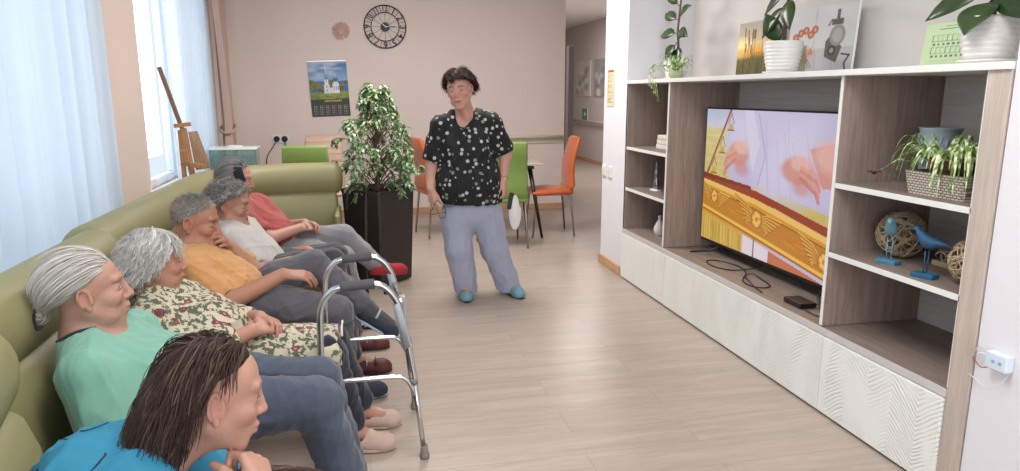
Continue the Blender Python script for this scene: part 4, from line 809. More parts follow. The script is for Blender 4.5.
def surfnet(D, lo, h):
    s = D < 0; c = [s[i:s.shape[0]-1+i, j:s.shape[1]-1+j, k:s.shape[2]-1+k] for i in (0, 1) for j in (0, 1) for k in (0, 1)]
    cnt = sum(x.astype(np.int8) for x in c); mask = (cnt > 0) & (cnt < 8); ijk = np.argwhere(mask); idx = np.full(mask.shape, -1, np.int64); idx[tuple(ijk.T)] = np.arange(len(ijk))
    offs = [(i, j, k) for i in (0, 1) for j in (0, 1) for k in (0, 1)]; V = [D[tuple((ijk+o).T)] for o in offs]; acc = np.zeros((len(ijk), 3)); n = np.zeros(len(ijk))
    for a in range(8):
        for b in range(a+1, 8):
            oa, ob = np.array(offs[a]), np.array(offs[b])
            if np.abs(oa-ob).sum() != 1: continue
            m = (V[a] < 0) != (V[b] < 0); t = np.where(m, V[a]/np.where(m, V[a]-V[b], 1), 0); acc += np.where(m[:, None], oa+(ob-oa)*t[:, None], 0); n += m
    verts = lo+h*(ijk+acc/n[:, None]); F = []
    for ax in range(3):
        sl0 = [slice(1, -1)]*3; sl1 = [slice(1, -1)]*3; sl0[ax] = slice(0, -1); sl1[ax] = slice(1, None); A = s[tuple(sl0)]; B = s[tuple(sl1)]; e = np.argwhere(A != B); sg = A[tuple(e.T)]
        p = e+1; p[:, ax] = e[:, ax]; u, w = [q for q in range(3) if q != ax]
        def cid(du, dw): q = p.copy(); q[:, u] += du; q[:, w] += dw; return idx[tuple(q.T)]
        q = np.stack([cid(-1, -1), cid(0, -1), cid(0, 0), cid(-1, 0)], 1); flip = (sg == (ax == 1)); q[flip] = q[flip][:, ::-1]; F.append(q)
    F = np.concatenate(F); F = F[(F >= 0).all(1)]; return verts, F
def vnormals(v, f):
    a = v[f[:, 2]]-v[f[:, 0]]; b = v[f[:, 3]]-v[f[:, 1]]; fn = np.cross(a, b); n = np.zeros_like(v)
    for k in range(4): np.add.at(n, f[:, k], fn)
    return n/(np.linalg.norm(n, axis=1, keepdims=True)+1e-12)
def folds(v, seed, amp, wl, axis=None, n=7):
    R = np.random.RandomState(seed); o = np.zeros(len(v)); ax = None if axis is None else _n(axis)
    w = np.zeros((len(v), 3))
    for _ in range(3): k = R.randn(3)*5; w += np.sin(v@k+R.rand()*6)[:, None]*R.randn(3)*.035
    x = v+w
    for i in range(n):
        k = R.randn(3)
        if ax is not None: k = k-ax*(k@ax)*.85
        k = _n(k)*2*math.pi/(wl*R.uniform(.7, 1.7)); g = 1-np.abs(np.sin(x@k*.5+R.rand()*6)); m = .5+.5*np.sin(v@(R.randn(3)*9)+R.rand()*6); o += (g**2.2-.25)*m
    return o*amp*1.7/n**.5
def solid(name, prims, h, mat, parent, fold=None, col=None, blur=0):
    D, lo = field(prims, h); v, f = surfnet(D, lo, h)
    if fold:
        nn = vnormals(v, f); 
        for fd in (fold if isinstance(fold, list) else [fold]): v = v+nn*folds(v, *fd)[:, None]
    return mesh(name, v, f, mat, parent, smooth=True, col=col(v) if col else None)
def _skin():
    s = NT('skin'); a = s.n('Attribute', attribute_name='Col'); v = s.coord(); s.bump(s.math('ADD', s.math('MULTIPLY', s.noise(v, 70, 3, .6, 1.2), 1.6), s.noise(v, 420, 2)), .35, .0035); return s.out(a.outputs[0], .52)
SKIN = _skin()

def vn(v, s, seed=0):   # cheap smooth noise 0..1
    R = np.random.RandomState(seed); o = np.zeros(len(v))
    for i in range(6): o += np.sin(v@(R.randn(3)*s)+R.rand()*6+np.sin(v@(R.randn(3)*s*.6))*1.5)
    return .5+o/12
class Head:
    def __init__(s, c, look, roll=0, scale=1.0):
        s.c = np.array(c, float); f = _n(look); l = _n(np.cross([0, 0, 1], f)); u = np.cross(f, l); cr, sr = math.cos(roll), math.sin(roll); l2 = l*cr+u*sr; u2 = u*cr-l*sr
        s.R = np.stack([f, l2, u2], 1); s.k = scale
    def p(s, x, y, z): return s.c+s.R@(np.array([x, y, z])*s.k)
    def loc(s, v): return ((v-s.c)@s.R)/s.k
    def prims(s, old=.5, fem=True, jaw=1.0, nose=1.0, eyes=1.0):
        C = lambda a, b, ra, rb=None, k=.012, op='+': cap_(s.p(*a), s.p(*b), ra*s.k, (ra if rb is None else rb)*s.k, k*s.k, op)
        E = lambda c, r, k=.012, op='+', rot=None: ell_(s.p(*c), np.array(r)*s.k, s.R if rot is None else s.R@rot, k*s.k, op)
        o = [E((-.010, 0, .036), (.083, .073, .076)), E((.022, 0, -.012), (.066, .060, .083), .02), E((.036, 0, .045), (.048, .058, .05), .02)]
        for y in (-1, 1):
            o += [C((.0, y*.050, -.045), (.060, y*.016, -.094*jaw), .019, .014, .025), E((.060, y*.036, -.022), (.026, .022, .022), .02), C((.090-.006, y*.010, .030), (.074, y*.044, .032), .0105, .008, .012)]
            if old > .3: o.append(E((.046, y*.040, -.070), (.024, .016, .020), .02))
        o += [C((.068, -.008, -.097*jaw), (.068, .008, -.097*jaw), .0165, k=.02), E((.070, 0, -.058), (.029, .030, .030), .02)]
        for y in (-1, 1): o += [E((.106, y*.031, .007), (.022, .018, .014), .014, '-')]
        for y in (-1, 1): o += [E((.069, y*.031, .006), (.0165, .0165, .0150), .004)]
        if old > .3:
            for y in (-1, 1): o += [C((.1030, y*.020, -.028), (.086, y*.037, -.060), .0025, .003, .007, '-'), E((.083, y*.031, -.010), (.007, .013, .005), .008), C((.085, y*.018, -.004), (.078, y*.042, -.006), .0016, k=.004, op='-')]
        L = nose; o += [C((.088, 0, .020), (.091+.014*L, 0, -.022), .0070, .0100, .014), E((.092+.014*L, 0, -.0265), (.0115, .0120, .0095), .006)]
        for y in (-1, 1): o += [E((.094, y*.0125, -.030), (.0115, .0072, .0070), .005), E((.102, y*.007, -.0365), (.006, .0035, .003), .003, '-')]
        o += [C((.096, -.015, -.0535), (.096, .015, -.0535), .0060, k=.006), C((.093, -.015, -.0665), (.093, .015, -.0665), .0068, k=.006), C((.1045, -.022, -.0600), (.1045, .022, -.0600), .0022, k=.003, op='-'), C((.102, 0, -.046), (.104, 0, -.040), .0025, k=.006, op='-')]
        for y in (-1, 1):   # ears: a leaning dish with rim and lobe
            cx, cz = -.004, -.004; o.append(E((cx, y*.071, cz), (.016, .006, .029), .006))
            rim = [(cx+.015*math.cos(a)-.006*math.sin(a), y*(.0775+.004*(-math.cos(a))), cz+.029*math.sin(a)) for a in np.linspace(-.6, 3.9, 11)]
            for q, r_ in zip(rim, rim[1:]): o.append(C(q, r_, .0042, k=.003))
            o += [E((cx+.003, y*.083, cz+.001), (.009, .010, .015), .004, '-'), C((cx+.014, y*.073, cz+.004), (cx+.012, y*.075, cz-.012), .0045, k=.004), E((cx+.007, y*.074, cz-.029), (.0075, .0048, .009), .004)]
        return o
    def color(s, v, base, lips='a8605a', brow='8a7a70', browk=.8, old=.5, flush=.3):
        P = s.loc(v); x, y, z = P.T; b = np.array(srgb(base)); n1 = vn(v, 45, 1); n2 = vn(v, 160, 2); col = b*(1+.10*(n1-.5)[:, None]+.10*(n2-.5)[:, None]*old)
        red = np.array(srgb('b5635a')); g = lambda cx, cy, cz, r: np.exp(-(((x-cx)**2+(np.abs(y)-cy)**2+(z-cz)**2)/r**2))
        def mixin(c, m): nonlocal col; col = col*(1-m[:, None])+np.array(c)*m[:, None]
        inh = (np.linalg.norm(P, axis=1) < .16)
        mixin(red, np.clip(flush*(g(.075, .038, -.03, .022)+g(.11, 0, -.025, .014)+.8*g(0, .078, 0, .03)), 0, .6)*inh)
        if old > .3:
            sp = (vn(v, 240, 5) > .80)*.35*(z > -.02)*inh; mixin(srgb('9a6a55'), sp)
        mixin(srgb(lips), .75*np.exp(-((z+.060)/.0085)**4-(np.abs(y)/.021)**4)*(x > .088))
        mixin(srgb('5e302c'), .75*np.exp(-((z+.060)/.0022)**2-(np.abs(y)/.023)**6)*(x > .085)*inh)
        mixin(srgb('3a1d1a'), .8*np.exp(-((x-.102)**2+(np.abs(y)-.007)**2+(z+.037)**2)/.0035**2))
        arch = .033-.10*(np.abs(y)-.028)**2/.03*1.5
        mixin(srgb(brow), browk*np.exp(-((z-arch)/.0042)**2)*(np.abs(y) > .011)*(np.abs(y) < .047)*(x > .055)*(.55+.45*(vn(v, 500, 7) > .45)))
        mixin(srgb('7b4a40'), .45*np.exp(-((z-.0155)/.0022)**2-((np.abs(y)-.031)/.013)**4)*(x > .07)); mixin(srgb('8f5c50'), .35*np.exp(-((z+.004)/.0030)**2-((np.abs(y)-.031)/.012)**4)*(x > .06))
        return col
    def eyes(s, parent, iris='5b6a72', open_=1.0, down=0):
        R = Matrix(s.R.tolist()); 
        for y in (-1, 1):
            c = s.p(.0825, y*.031, .0055-.001*down); e = MB().ball(c, (.0055*s.k, .0118*s.k, .0044*open_*s.k), 10, R).build('eye', EYEW, parent, smooth=True)
            MB().ball(s.p(.0868, y*.031+.0, .0052-.0015*down), (.0030*s.k, .0054*s.k, .0042*open_*s.k), 8, R).build('iris', iris_mat(iris), e, smooth=True)
            q = [s.p(.0855-.004*abs(a)**2, y*(.031+a*.012), .0100*open_-.0032*a*a*open_+.0008) for a in (-1, -.6, -.2, .2, .6, 1)]; MB().tube(q, .0009*s.k, 5).build('eyelashes', LASH, e, smooth=True)
EYEW = plain('eye_white', 'b3a79f', .45); LASH = plain('lashes', '3a2c28', .7); _im = {}
def iris_mat(c):
    if c not in _im: _im[c] = plain('iris_'+c, c, .2)
    return _im[c]
def hand_(w, fd, back, side, curl=(25, 30, 20), sc=1.0, thumb=(.6, .75, -.25), spread=.06):
    x = _n(fd); z = np.array(back, float); z = _n(z-x*(z@x)); y = np.cross(z, x)*side; w = np.array(w, float); P = lambda a, b, c: w+(x*a+y*b+z*c)*sc; o = []
    cl = curl if isinstance(curl[0], (tuple, list)) else [curl]*4
    for i, (yy, L, r) in enumerate(((.029, .070, .0088), (.010, .078, .0090), (-.010, .073, .0086), (-.028, .058, .0078))):
        kx = .086-.004*abs(i-1)**1.5; o.append(cap_(P(.0, yy*.45, 0), P(kx, yy, 0), .015*sc, .0105*sc, .012))
        p = P(kx, yy, .001); ang = 0; sp = (1.5-i)*spread
        for j, (fr_, rr_) in enumerate(((.45, 1), (.31, .92), (.24, .82))):
            ang += math.radians(cl[i][j]); d = (x*math.cos(ang)-z*math.sin(ang))+y*sp*math.cos(ang); d = d/np.linalg.norm(d); q = p+d*L*fr_*sc
            o.append(cap_(p, q, r*rr_*sc, r*(rr_-.08)*sc, .0025)); p = q
    d = np.array(thumb, float); d = d/np.linalg.norm(d); D = x*d[0]+y*d[1]+z*d[2]; a = P(.020, .020, -.006); b = a+D*.042*sc; D2 = _n(D*.8+x*.55-z*.12); c = b+D2*.032*sc; e_ = c+_n(D2+x*.2-z*.25)*.024*sc
    o += [cap_(a, b, .0155*sc, .0125*sc, .012), cap_(b, c, .0112*sc, .0098*sc, .004), cap_(c, e_, .0098*sc, .0082*sc, .003)]
    return o
# hair: a scalp cap with individually combed locks
def limit(az, lims): return np.interp(np.abs(az), [0, 40, 65, 90, 110, 135, 180], lims)
HLIM = (33, 29, 14, -3, -22, -36, -44)
def lerpc(a, b, t): return np.array(srgb(a))*(1-t)+np.array(srgb(b))*t
def hair(parent, H, mat, cols, flow, n=600, length=(.10, .14), off=.008, rad=.0024, lims=HLIM, seed=1, cap_off=.004, curl=0, grav=.5, lift=0, steps=9, er=(.088, .0765, .079), stop=None, avoid=None, name='hair', streak=.5, collide=None, kids=2, kspread=.0045, even=False):
    R = np.random.RandomState(seed); ec = np.array([-.004, 0, .036]); er = np.array(er)
    V = []; F = []; Cc = []
    na, ne = 90, 56; ids = {}
    for j in range(ne+1):
        el = -50+140*j/ne
        for i in range(na):
            az = -180+360*i/na; d = np.array([math.cos(math.radians(az))*math.cos(math.radians(el)), math.sin(math.radians(az))*math.cos(math.radians(el)), math.sin(math.radians(el))])
            ok = el > limit(az, lims)-16; m = min(1, max(-1.2, (el-limit(az, lims)-.5)/12)); rr_ = er-.003*(1-m)-(.010 if m < 0 else 0)*(-m)+cap_off*max(0, m); ids[i, j] = (len(V), ok); V.append(H.p(*(ec+d*rr_))); Cc.append(lerpc(cols[0], cols[1], R.rand()*.35)*.85)  # cap colour darkened to stand in for missing shade between strands
    for j in range(ne):
        for i in range(na):
            q = [ids[i, j], ids[(i+1) % na, j], ids[(i+1) % na, j+1], ids[i, j+1]]
            if all(k[1] for k in q): F.append(tuple(k[0] for k in q))
    g = np.array([0, 0, -1.]); gl = H.R.T@g; placed = 0; tries = 0
    while placed < n and tries < n*20:
        tries += 1; z = R.uniform(-.8, 1); az = R.uniform(-180, 180); el = math.degrees(math.asin(z))
        if el < limit(az, lims)-1.5 or (not even and R.rand() > .55 and el > limit(az, lims)+14): continue
        d = np.array([math.cos(math.radians(az))*math.cos(math.radians(el)), math.sin(math.radians(az))*math.cos(math.radians(el)), z]); p = ec+d*(er+.001); L = R.uniform(*length); st = L/steps; pts = [p]; o_ = off*R.uniform(.4, 1.15)
        ph = R.rand(3)*6.28; v = None
        for s_ in range(steps):
            t = s_/steps; q = (p-ec)/er; nrm = _n(q/er); f = np.array(flow(p, az, el, t)); hug = np.linalg.norm(q) < 1.35
            f = f+gl*grav*t*1.2; f = f/np.linalg.norm(f)
            if hug and f@nrm < lift: f = f-nrm*(f@nrm)+nrm*lift; f = f/np.linalg.norm(f)
            if v is not None: f = _n(v*.35+f*.65)
            v = f; p = p+f*st
            if curl: p = p+curl*st*np.array([math.sin(ph[0]+t*11), math.sin(ph[1]+t*12), math.sin(ph[2]+t*10)])
            q = (p-ec)/(er+o_*min(1, (s_+1)/2.5)); k = np.linalg.norm(q)
            if k < 1: p = ec+(p-ec)/k
            if collide is not None: p = collide(p)
            pts.append(p)
            if stop is not None and stop(p): break
        if avoid is not None and any(avoid(q) for q in pts): continue
        placed += 1; k0 = R.rand(); c = lerpc(cols[0], cols[1], k0) if R.rand() > streak*.25 else lerpc(cols[1], cols[2], R.rand()); base = [H.p(*q) for q in pts]; m = len(base)
        for kid in range(kids+1):
            i_ = np.arange(m)[:, None]; jo = R.randn(3)*kspread*(kid > 0); j2 = R.randn(3)*kspread*(kid > 0); Pn = np.array(base)+jo*np.minimum(1, (i_+1)/3)+j2*(i_/m)*1.2; b = len(V); ck_ = np.clip(c*(1+.10*R.randn()), 0, 1)
            T = np.vstack([Pn[1:], Pn[-1:]])-np.vstack([Pn[:1], Pn[:-1]]); T /= np.linalg.norm(T, axis=1, keepdims=True)+1e-9; X = np.cross(T, Pn-H.p(*ec)); X /= np.linalg.norm(X, axis=1, keepdims=True)+1e-9; Y = np.cross(X, T)
            r = rad*H.k*(1-.75*(i_/(m-1))**2); r[0] *= .35; Q = np.stack([Pn+X*r*1.6, Pn+Y*r*.55, Pn-X*r*1.6, Pn-Y*r*.55], 1).reshape(-1, 3); V.extend(Q); Cc.extend([ck_]*len(Q))
            i4 = np.arange(m-1)[:, None]*4; k4 = np.arange(4)[None]; kn = (k4+1) % 4; F.extend(np.stack([b+i4+k4, b+i4+kn, b+i4+4+kn, b+i4+4+k4], -1).reshape(-1, 4))
    F = np.array(F); return mesh(name, np.array(V), F, mat, parent, smooth=True, col=np.array(Cc))
HAIRM = vcol('hair_strands', .72, **{'Specular IOR Level': .2})
def shoe_prims(heel, toe, w=.036, h=.045, top=None):
    a, b = np.array(heel, float), np.array(toe, float); d = _n(b-a); n = _n(np.cross([0, 0, 1], d)); up = np.cross(d, n); z0 = -.022
    o = [cap_(a+d*.03+up*.004, b-d*.05+up*0, w*.92, w*1.05, .02, st=(n, 1.08)), cap_(b-d*.06-up*.004, b-d*.028-up*.006, w*.95, w*.72, .02, st=(n, 1.15)), cap_(a+d*.03+up*.02, a+d*.09+up*.03, w*.85, w*.8, .02)]
    q = a-up*.026; 
    for p in o: p['cut'] = (q, -up)
    return o, q, up, d, n
def shoe(name, heel, toe, mat, parent, sole=None, w=.036, openheel=False, extra=None):
    o, q, up, d, n = shoe_prims(heel, toe, w); a = np.array(heel, float)
    o.append(dict(cap_(a+d*.05+up*.035, a+d*.04+up*.12, .033, .04, .01, '-')))
    s = solid(name, o, .005, mat, parent)
    L = np.linalg.norm(np.array(toe, float)-a); rings = []
    m = MB()
    for zz in (-.030, -.018):
        rings.append([Vector(a+d*(L*(.5-.5*math.cos(t)))+n*(math.sin(t)*(w*1.08)*(1.0+.15*math.cos(t+3.14)))+up*zz) for t in np.linspace(0, 6.283, 25)[:-1]])
    m.loft(rings).build('sole', sole or mat, s, bevel=.003); return s
def limb(pts, rs, k=.02, st=None): return [cap_(a, b, ra, rb, k, st=st) for a, b, ra, rb in zip(pts, pts[1:], rs, rs[1:])]
def mid(a, b, t=.5): return np.array(a, float)*(1-t)+np.array(b, float)*t
def torso(hip, chest, neck, sA, sB, w=1.38, t=.105, g=0, belly=None):
    lat = np.array(sA, float)-np.array(sB, float); o = [cap_(hip, mid(hip, chest, .55), t+.008+g, t*.95+g, .05, st=(lat, w)), cap_(mid(hip, chest, .5), chest, t*.95+g, t*.96+g, .05, st=(lat, w)),
         cap_(mid(chest, neck, .25), mid(chest, neck, .75), t*.85+g, .06+g*.7, .05, st=(lat, w*.95)), cap_(mid(sA, neck, .1), mid(sB, neck, .1), .050+g, .050+g, .04), cap_(sA, mid(sA, neck, .8), .048+g, .045+g, .03), cap_(sB, mid(sB, neck, .8), .048+g, .045+g, .03)]
    if belly is not None: o.append(ell_(belly[0], np.array(belly[1])+g, None, .05))
    return o
def bb_col(H, base, **kw): return lambda v: H.color(v, base, **kw)

def sdfval(prims, X):
    D = np.full(len(X), .3)
    for p in prims:
        d = evalp(p, X); k = max(p['k'], 1e-4)
        if p['op'] == '+': D = np.minimum(D, d)-np.maximum(k-np.abs(D-d), 0)**2/k*.25
        else: D = np.maximum(D, -d)+np.maximum(k-np.abs(D+d), 0)**2/k*.25
    return D
# ------------------------------------------------------------------ the people
DENIM = fabric('slate_blue_denim', '3f4858', .85, .12, 700, .3, .6)
A3 = lambda u, v, Y: np.array(at(u, v, Y))
V3 = lambda *a: np.array(a, float)
def sweater(name, prims, h, mat, t, neckA, neckB, r, fold, trim=None, tr=.004):
    o = solid(name, prims+[cap_(neckA, neckB, r, r*.95, .008, '-')], h, mat, t, fold)
    A, B = np.array(neckA), np.array(neckB); w = _n(B-A); u = _n(np.cross(w, [0, 1, .01])); v = np.cross(w, u); pts = []; L = np.linalg.norm(B-A)
    for a in np.linspace(0, 2*math.pi, 37)[:-1]:
        q = A+(u*math.cos(a)+v*math.sin(a))*r*.985; s = np.linspace(-.05, L+.03, 70); X = q+w*s[:, None]; D = sdfval(prims, X); i = np.argmax(D < .0005)
        if D[i] < .0005: pts.append(X[i])
    if len(pts) > 12: MB().tube([Vector(p) for p in pts], tr, 6, closed=True).build('neckband', trim or mat, o, smooth=True)
    return o
# --- woman in the mint T-shirt, second from the front
t = thing('person', 'seated woman in a mint T-shirt and blue jeans, white hair in a bun', 'person', (-.55, 2.1, .43))
H = Head((-.755, 2.09, .880), (.93, .33, .06), 0, 1.0)
hip, chest, neck = V3(-.58, 2.10, .515), V3(-.715, 2.10, .645), V3(-.775, 2.095, .760); sN, sF = V3(-.725, 1.94, .690), V3(-.69, 2.265, .695)
eN, wN = V3(-.66, 1.86, .50), V3(-.46, 1.93, .56); eF, wF = V3(-.60, 2.36, .50), V3(-.40, 2.25, .57)
kN, aN, kF, aF = V3(-.150, 2.02, .525), V3(-.03, 2.03, .085), V3(-.15, 2.19, .525), V3(-.06, 2.22, .085)
body = H.prims(.8, nose=1.05, jaw=.97)+[cap_(H.p(-.022, 0, -.05), mid(H.p(-.03, 0, -.10), neck, .6), .047, .052, .025), cap_(H.p(.012, 0, -.075), mid(chest, neck, .80)+V3(.07, .02, 0), .03, .03, .03)]+torso(hip, chest, neck, sN, sF, 1.3, .095)
body += limb([sN, eN, wN], [.045, .038, .026])+limb([sF, eF, wF], [.045, .038, .026])+hand_(wN, (1, .3, 0), (0, -.2, 1), 1, (30, 35, 20), .95)+hand_(wF, (1, -.4, 0), (0, .2, 1), -1, (30, 35, 20), .95)
body += limb([hip+V3(0, -.08, 0), kN, aN], [.07, .05, .035])+limb([hip+V3(0, .08, 0), kF, aF], [.07, .05, .035])+[cap_(aN, aN+V3(.12, 0, -.05), .03, .022, .02), cap_(aF, aF+V3(.12, 0, -.05), .03, .022, .02)]
solid('body', body, .004, SKIN, t, col=bb_col(H, 'b18876', lips='9a5f56', brow='9a8a80', browk=.45, old=1, flush=.35)); H.eyes(t, '6a7680', .85)
MINT = fabric('mint_jersey', '78ab99', .9, .05, 600, .2, .4); DARKT = fabric('dark_collar_trim', '22302f', .9)
sh = torso(hip+V3(-.0, 0, .0), chest, neck-V3(0, 0, .01), sN, sF, 1.36, .108, .014, (V3(-.60, 2.10, .60), (.13, .17, .12)))+limb([sN, mid(sN, eN, .95)], [.062, .070])+limb([sF, mid(sF, eF, .9)], [.062, .068])+[cap_(sN+V3(.03, .03, -.05), eN+V3(.03, .05, .02), .07, .07, .05)]
sh[-1]['cut'] = None
sweater('t_shirt', sh, .006, MINT, t, H.p(-.040, 0, -.08), H.p(.020, 0, -.19), .064, [(3, .010, .10, None, 6), (8, .004, .05, (0, 0, 1), 6)], DARKT, .0045)
jp = limb([hip+V3(.02, -.085, .0), mid(hip, kN, .5)+V3(0, -.05, .01), kN], [.098, .092, .072], .03)+limb([kN, mid(kN, aN), aN+V3(0, 0, .03)], [.072, .066, .060], .02)+limb([hip+V3(.02, .085, 0), mid(hip, kF, .5)+V3(0, .05, .01), kF], [.098, .092, .070], .03)+limb([kF, mid(kF, aF), aF+V3(0, 0, .03)], [.070, .066, .060], .02)+[cap_(hip+V3(-.03, -.08, 0), hip+V3(-.03, .08, 0), .105, .105, .04)]
solid('jeans', jp, .006, DENIM, t, [(5, .007, .07, (1, 0, -.2), 7), (6, .003, .03, None, 5)])
SLIP = plain('beige_felt_slipper', 'c5ab9e', .9, scale=60, bump=.4)
for a in (aN, aF): shoe('slipper', a+V3(-.03, 0, -.055), a+V3(.17, .0, -.055), SLIP, t)
BUN = H.p(-.108, 0, -.035)
def fl(p, az, el, t_): d = np.array([-.112, 0, -.030])-p; return d/np.linalg.norm(d)+np.array([0, 0, .10*(1-t_)])
hair(t, H, HAIRM, ('b3aca3', 'dfdbd5', '9a928a'), fl, 700, (.16, .20), .006, .0012, kids=3, lims=(35, 31, 17, 2, -16, -32, -40), seed=5, stop=lambda p: np.linalg.norm(p-np.array([-.108, 0, -.033])) < .018, grav=.05, steps=12, streak=.6)
def tuft(name, parent, c, r, n, cols, seed, rad=.0016, turns=2.2):
    R = np.random.RandomState(seed); V = []; F = []; Cc = []
    for i in range(n):
        ax = _n(R.randn(3)); u = _n(np.cross(ax, [0.3, .5, 1])); w = np.cross(ax, u); rr_ = r*R.uniform(.55, 1.05); off = ax*R.uniform(-.5, .5)*r; b = len(V); a0 = R.rand()*6; m = 12; col = lerpc(cols[0], cols[1], R.rand())
        pts = [c+off+(u*math.cos(a0+k*turns/m*1.6)+w*math.sin(a0+k*turns/m*1.6)*.85)*rr_*(1-.15*k/m) for k in range(m)]
        for k, q in enumerate(pts):
            tt = _n(pts[min(k+1, m-1)]-pts[max(k-1, 0)]); x = _n(np.cross(tt, q-c+1e-4)); y = np.cross(x, tt)
            for ca, sa in ((1, 0), (0, .6), (-1, 0), (0, -.6)): V.append(q+(x*ca*1.6+y*sa)*rad); Cc.append(col)
        for k in range(m-1):
            for j in range(4): F.append((b+k*4+j, b+k*4+(j+1) % 4, b+(k+1)*4+(j+1) % 4, b+(k+1)*4+j))
    return mesh(name, np.array(V), np.array(F), HAIRM, parent, smooth=True, col=np.array(Cc))
tuft('hair_bun', t, H.p(-.118, 0, -.045), .024, 120, ('8f877e', 'c9c2ba'), 3)
sc_ = MB().tube([Vector(H.p(-.124+.018*math.cos(a)*.6, .026*math.cos(a), -.052+.022*math.sin(a))) for a in np.linspace(0, 6.283, 17)[:-1]], .011, 8, closed=True); sc_.build('hair_tie', fabric('dark_hair_tie', '2b2326', .9), t, smooth=True)
# --- front woman: brown hair, cyan shirt, chin on hand
t = thing('person', 'woman nearest the camera, brown hair, cyan patterned shirt, chin on hand', 'person', (-.45, 1.15, .43))
H = Head((-.305, 1.400, .832), (.93, .34, -.24), -.06, .99)
hip, chest, neck = V3(-.62, 1.40, .52), V3(-.51, 1.36, .66), V3(-.40, 1.385, .745); sR, sL = V3(-.42, 1.19, .695), V3(-.45, 1.55, .69)
eR, wR = V3(-.15, 1.22, .50), V3(-.200, 1.305, .660); eL, wL = V3(-.25, 1.50, .47), V3(-.12, 1.38, .45)
kR, aR, kL, aL = V3(-.19, 1.28, .50), V3(-.12, 1.28, .09), V3(-.20, 1.48, .49), V3(-.14, 1.50, .09)
chin = H.p(.07, 0, -.105)
body = H.prims(.2, nose=1.0)+[cap_(H.p(-.022, 0, -.05), neck, .048, .055, .025), cap_(H.p(.012, 0, -.075), mid(chest, neck, .8)+V3(.05, .0, .0), .03, .03, .03)]+torso(hip, chest, neck, sR, sL, 1.3, .10)
body += limb([sR, eR, wR], [.045, .038, .027])+limb([sL, eL, wL], [.045, .038, .027])
fdir = _n(chin-wR); body += hand_(wR, fdir+V3(.15, -.1, .1), V3(.75, -.55, .1), 1, [(45, 85, 50), (50, 88, 50), (55, 90, 50), (60, 90, 50)], .98, (.75, .45, -.5))+hand_(wL, (.3, -1, -.1), (.2, 0, 1), -1, (25, 30, 15), .95)
body += limb([hip, kR, aR], [.07, .05, .035])+limb([hip+V3(0, .1, 0), kL, aL], [.07, .05, .035])+[cap_(aR, aR+V3(.12, 0, -.05), .03, .022, .02), cap_(aL, aL+V3(.12, 0, -.05), .03, .022, .02)]
solid('body', body, .0036, SKIN, t, col=bb_col(H, 'b08674', lips='a3605a', brow='4a3830', browk=.8, old=.2, flush=.4)); H.eyes(t, '5b5148', .9)
CY = NT('cyan_shirt_with_black_scrawl'); _v = CY.coord(); _w = CY.n('TexWave', {'Vector': _v, 'Scale': 2.6, 'Distortion': 14, 'Detail': 1.0, 'Detail Scale': 2.6}, wave_type='RINGS').outputs['Fac']; _m = CY.noise(_v, 7, 1)
CY = CY.out(CY.mix(CY.math('MULTIPLY', CY.math('LESS_THAN', CY.math('ABSOLUTE', CY.math('SUBTRACT', _w, .5)), .11), CY.math('GREATER_THAN', _m, .50)), srgb('2a7d9c'), srgb('14202c')), .85)
sh = torso(hip, chest, neck-V3(0, 0, .01), sR, sL, 1.4, .112, .014)+limb([sR, mid(sR, eR, .6)], [.064, .066])+limb([sL, mid(sL, eL, .6)], [.064, .066])
sweater('shirt', sh, .006, CY, t, H.p(-.04, 0, -.08), H.p(.02, 0, -.17), .066, [(3, .009, .09, None, 6)])
jp = limb([hip, kR], [.10, .075], .03)+limb([kR, aR+V3(0, 0, .03)], [.075, .06])+limb([hip+V3(0, .12, 0), kL], [.10, .075], .03)+limb([kL, aL+V3(0, 0, .03)], [.075, .06])
solid('trousers', jp, .008, fabric('black_leggings', '26262b'), t, (5, .006, .07))
for a in (aR, aL): shoe('shoe', a+V3(-.03, 0, -.055), a+V3(.20, .0, -.055), BLACK, t)
def fl(p, az, el, t_):
    sgn = 1 if p[1] > 0 else -1; top = max(0, min(1, (p[2]-.06)/.05)); return np.array([-.62+.30*t_, sgn*(.9*top+.02), -.25-.9*(1-top)])
def keep(p):   # stay outside neck and shoulders
    q = p.copy(); r = math.hypot(q[0]+.03, q[1])
    if q[2] < -.03 and r < .074: f = .074/max(r, 1e-4); q[0] = -.03+(q[0]+.03)*f; q[1] *= f
    return q
earc = lambda p: p[0] > -.034 and p[2] < .028 and abs(p[1]) > .05
hair(t, H, HAIRM, ('30231f', '4a3831', '6b5b50'), fl, 1900, (.13, .25), .012, .0012, lims=(36, 34, 26, 12, -8, -28, -40), seed=7, grav=.95, curl=.16, steps=14, kids=3, avoid=earc, collide=keep, streak=.75)
# --- floral dress, white wavy hair
t = thing('person', 'woman with wavy white hair in a cream floral dress, hands clasped in her lap', 'person', (-.55, 2.7, .43))
H = Head((-.735, 2.69, .826), (.88, .42, -.10), 0, .98)
hip, chest, neck = V3(-.56, 2.70, .485), V3(-.70, 2.69, .595), V3(-.765, 2.69, .705); sN, sF = V3(-.72, 2.53, .645), V3(-.68, 2.85, .645)
eN, wN = V3(-.57, 2.48, .525), V3(-.405, 2.59, .570); eF, wF = V3(-.52, 2.88, .53), V3(-.395, 2.74, .575)
kN, aN, kF, aF = V3(-.14, 2.665, .440), V3(-.065, 2.69, .09), V3(-.13, 2.80, .440), V3(-.03, 2.875, .09)
FL = NT('cream_floral_cotton'); _v = FL.coord(); _w = FL.n('VectorMath', operation='ADD'); _nz = FL.n('TexNoise', {'Vector': _v, 'Scale': 26, 'Detail': 2}); _sc = FL.n('VectorMath', operation='SCALE', ins={'Scale': .034}); FL.L(_nz.outputs['Color'], _sc.inputs[0]); FL.L(_v, _w.inputs[0]); FL.L(_sc.outputs[0], _w.inputs[1])
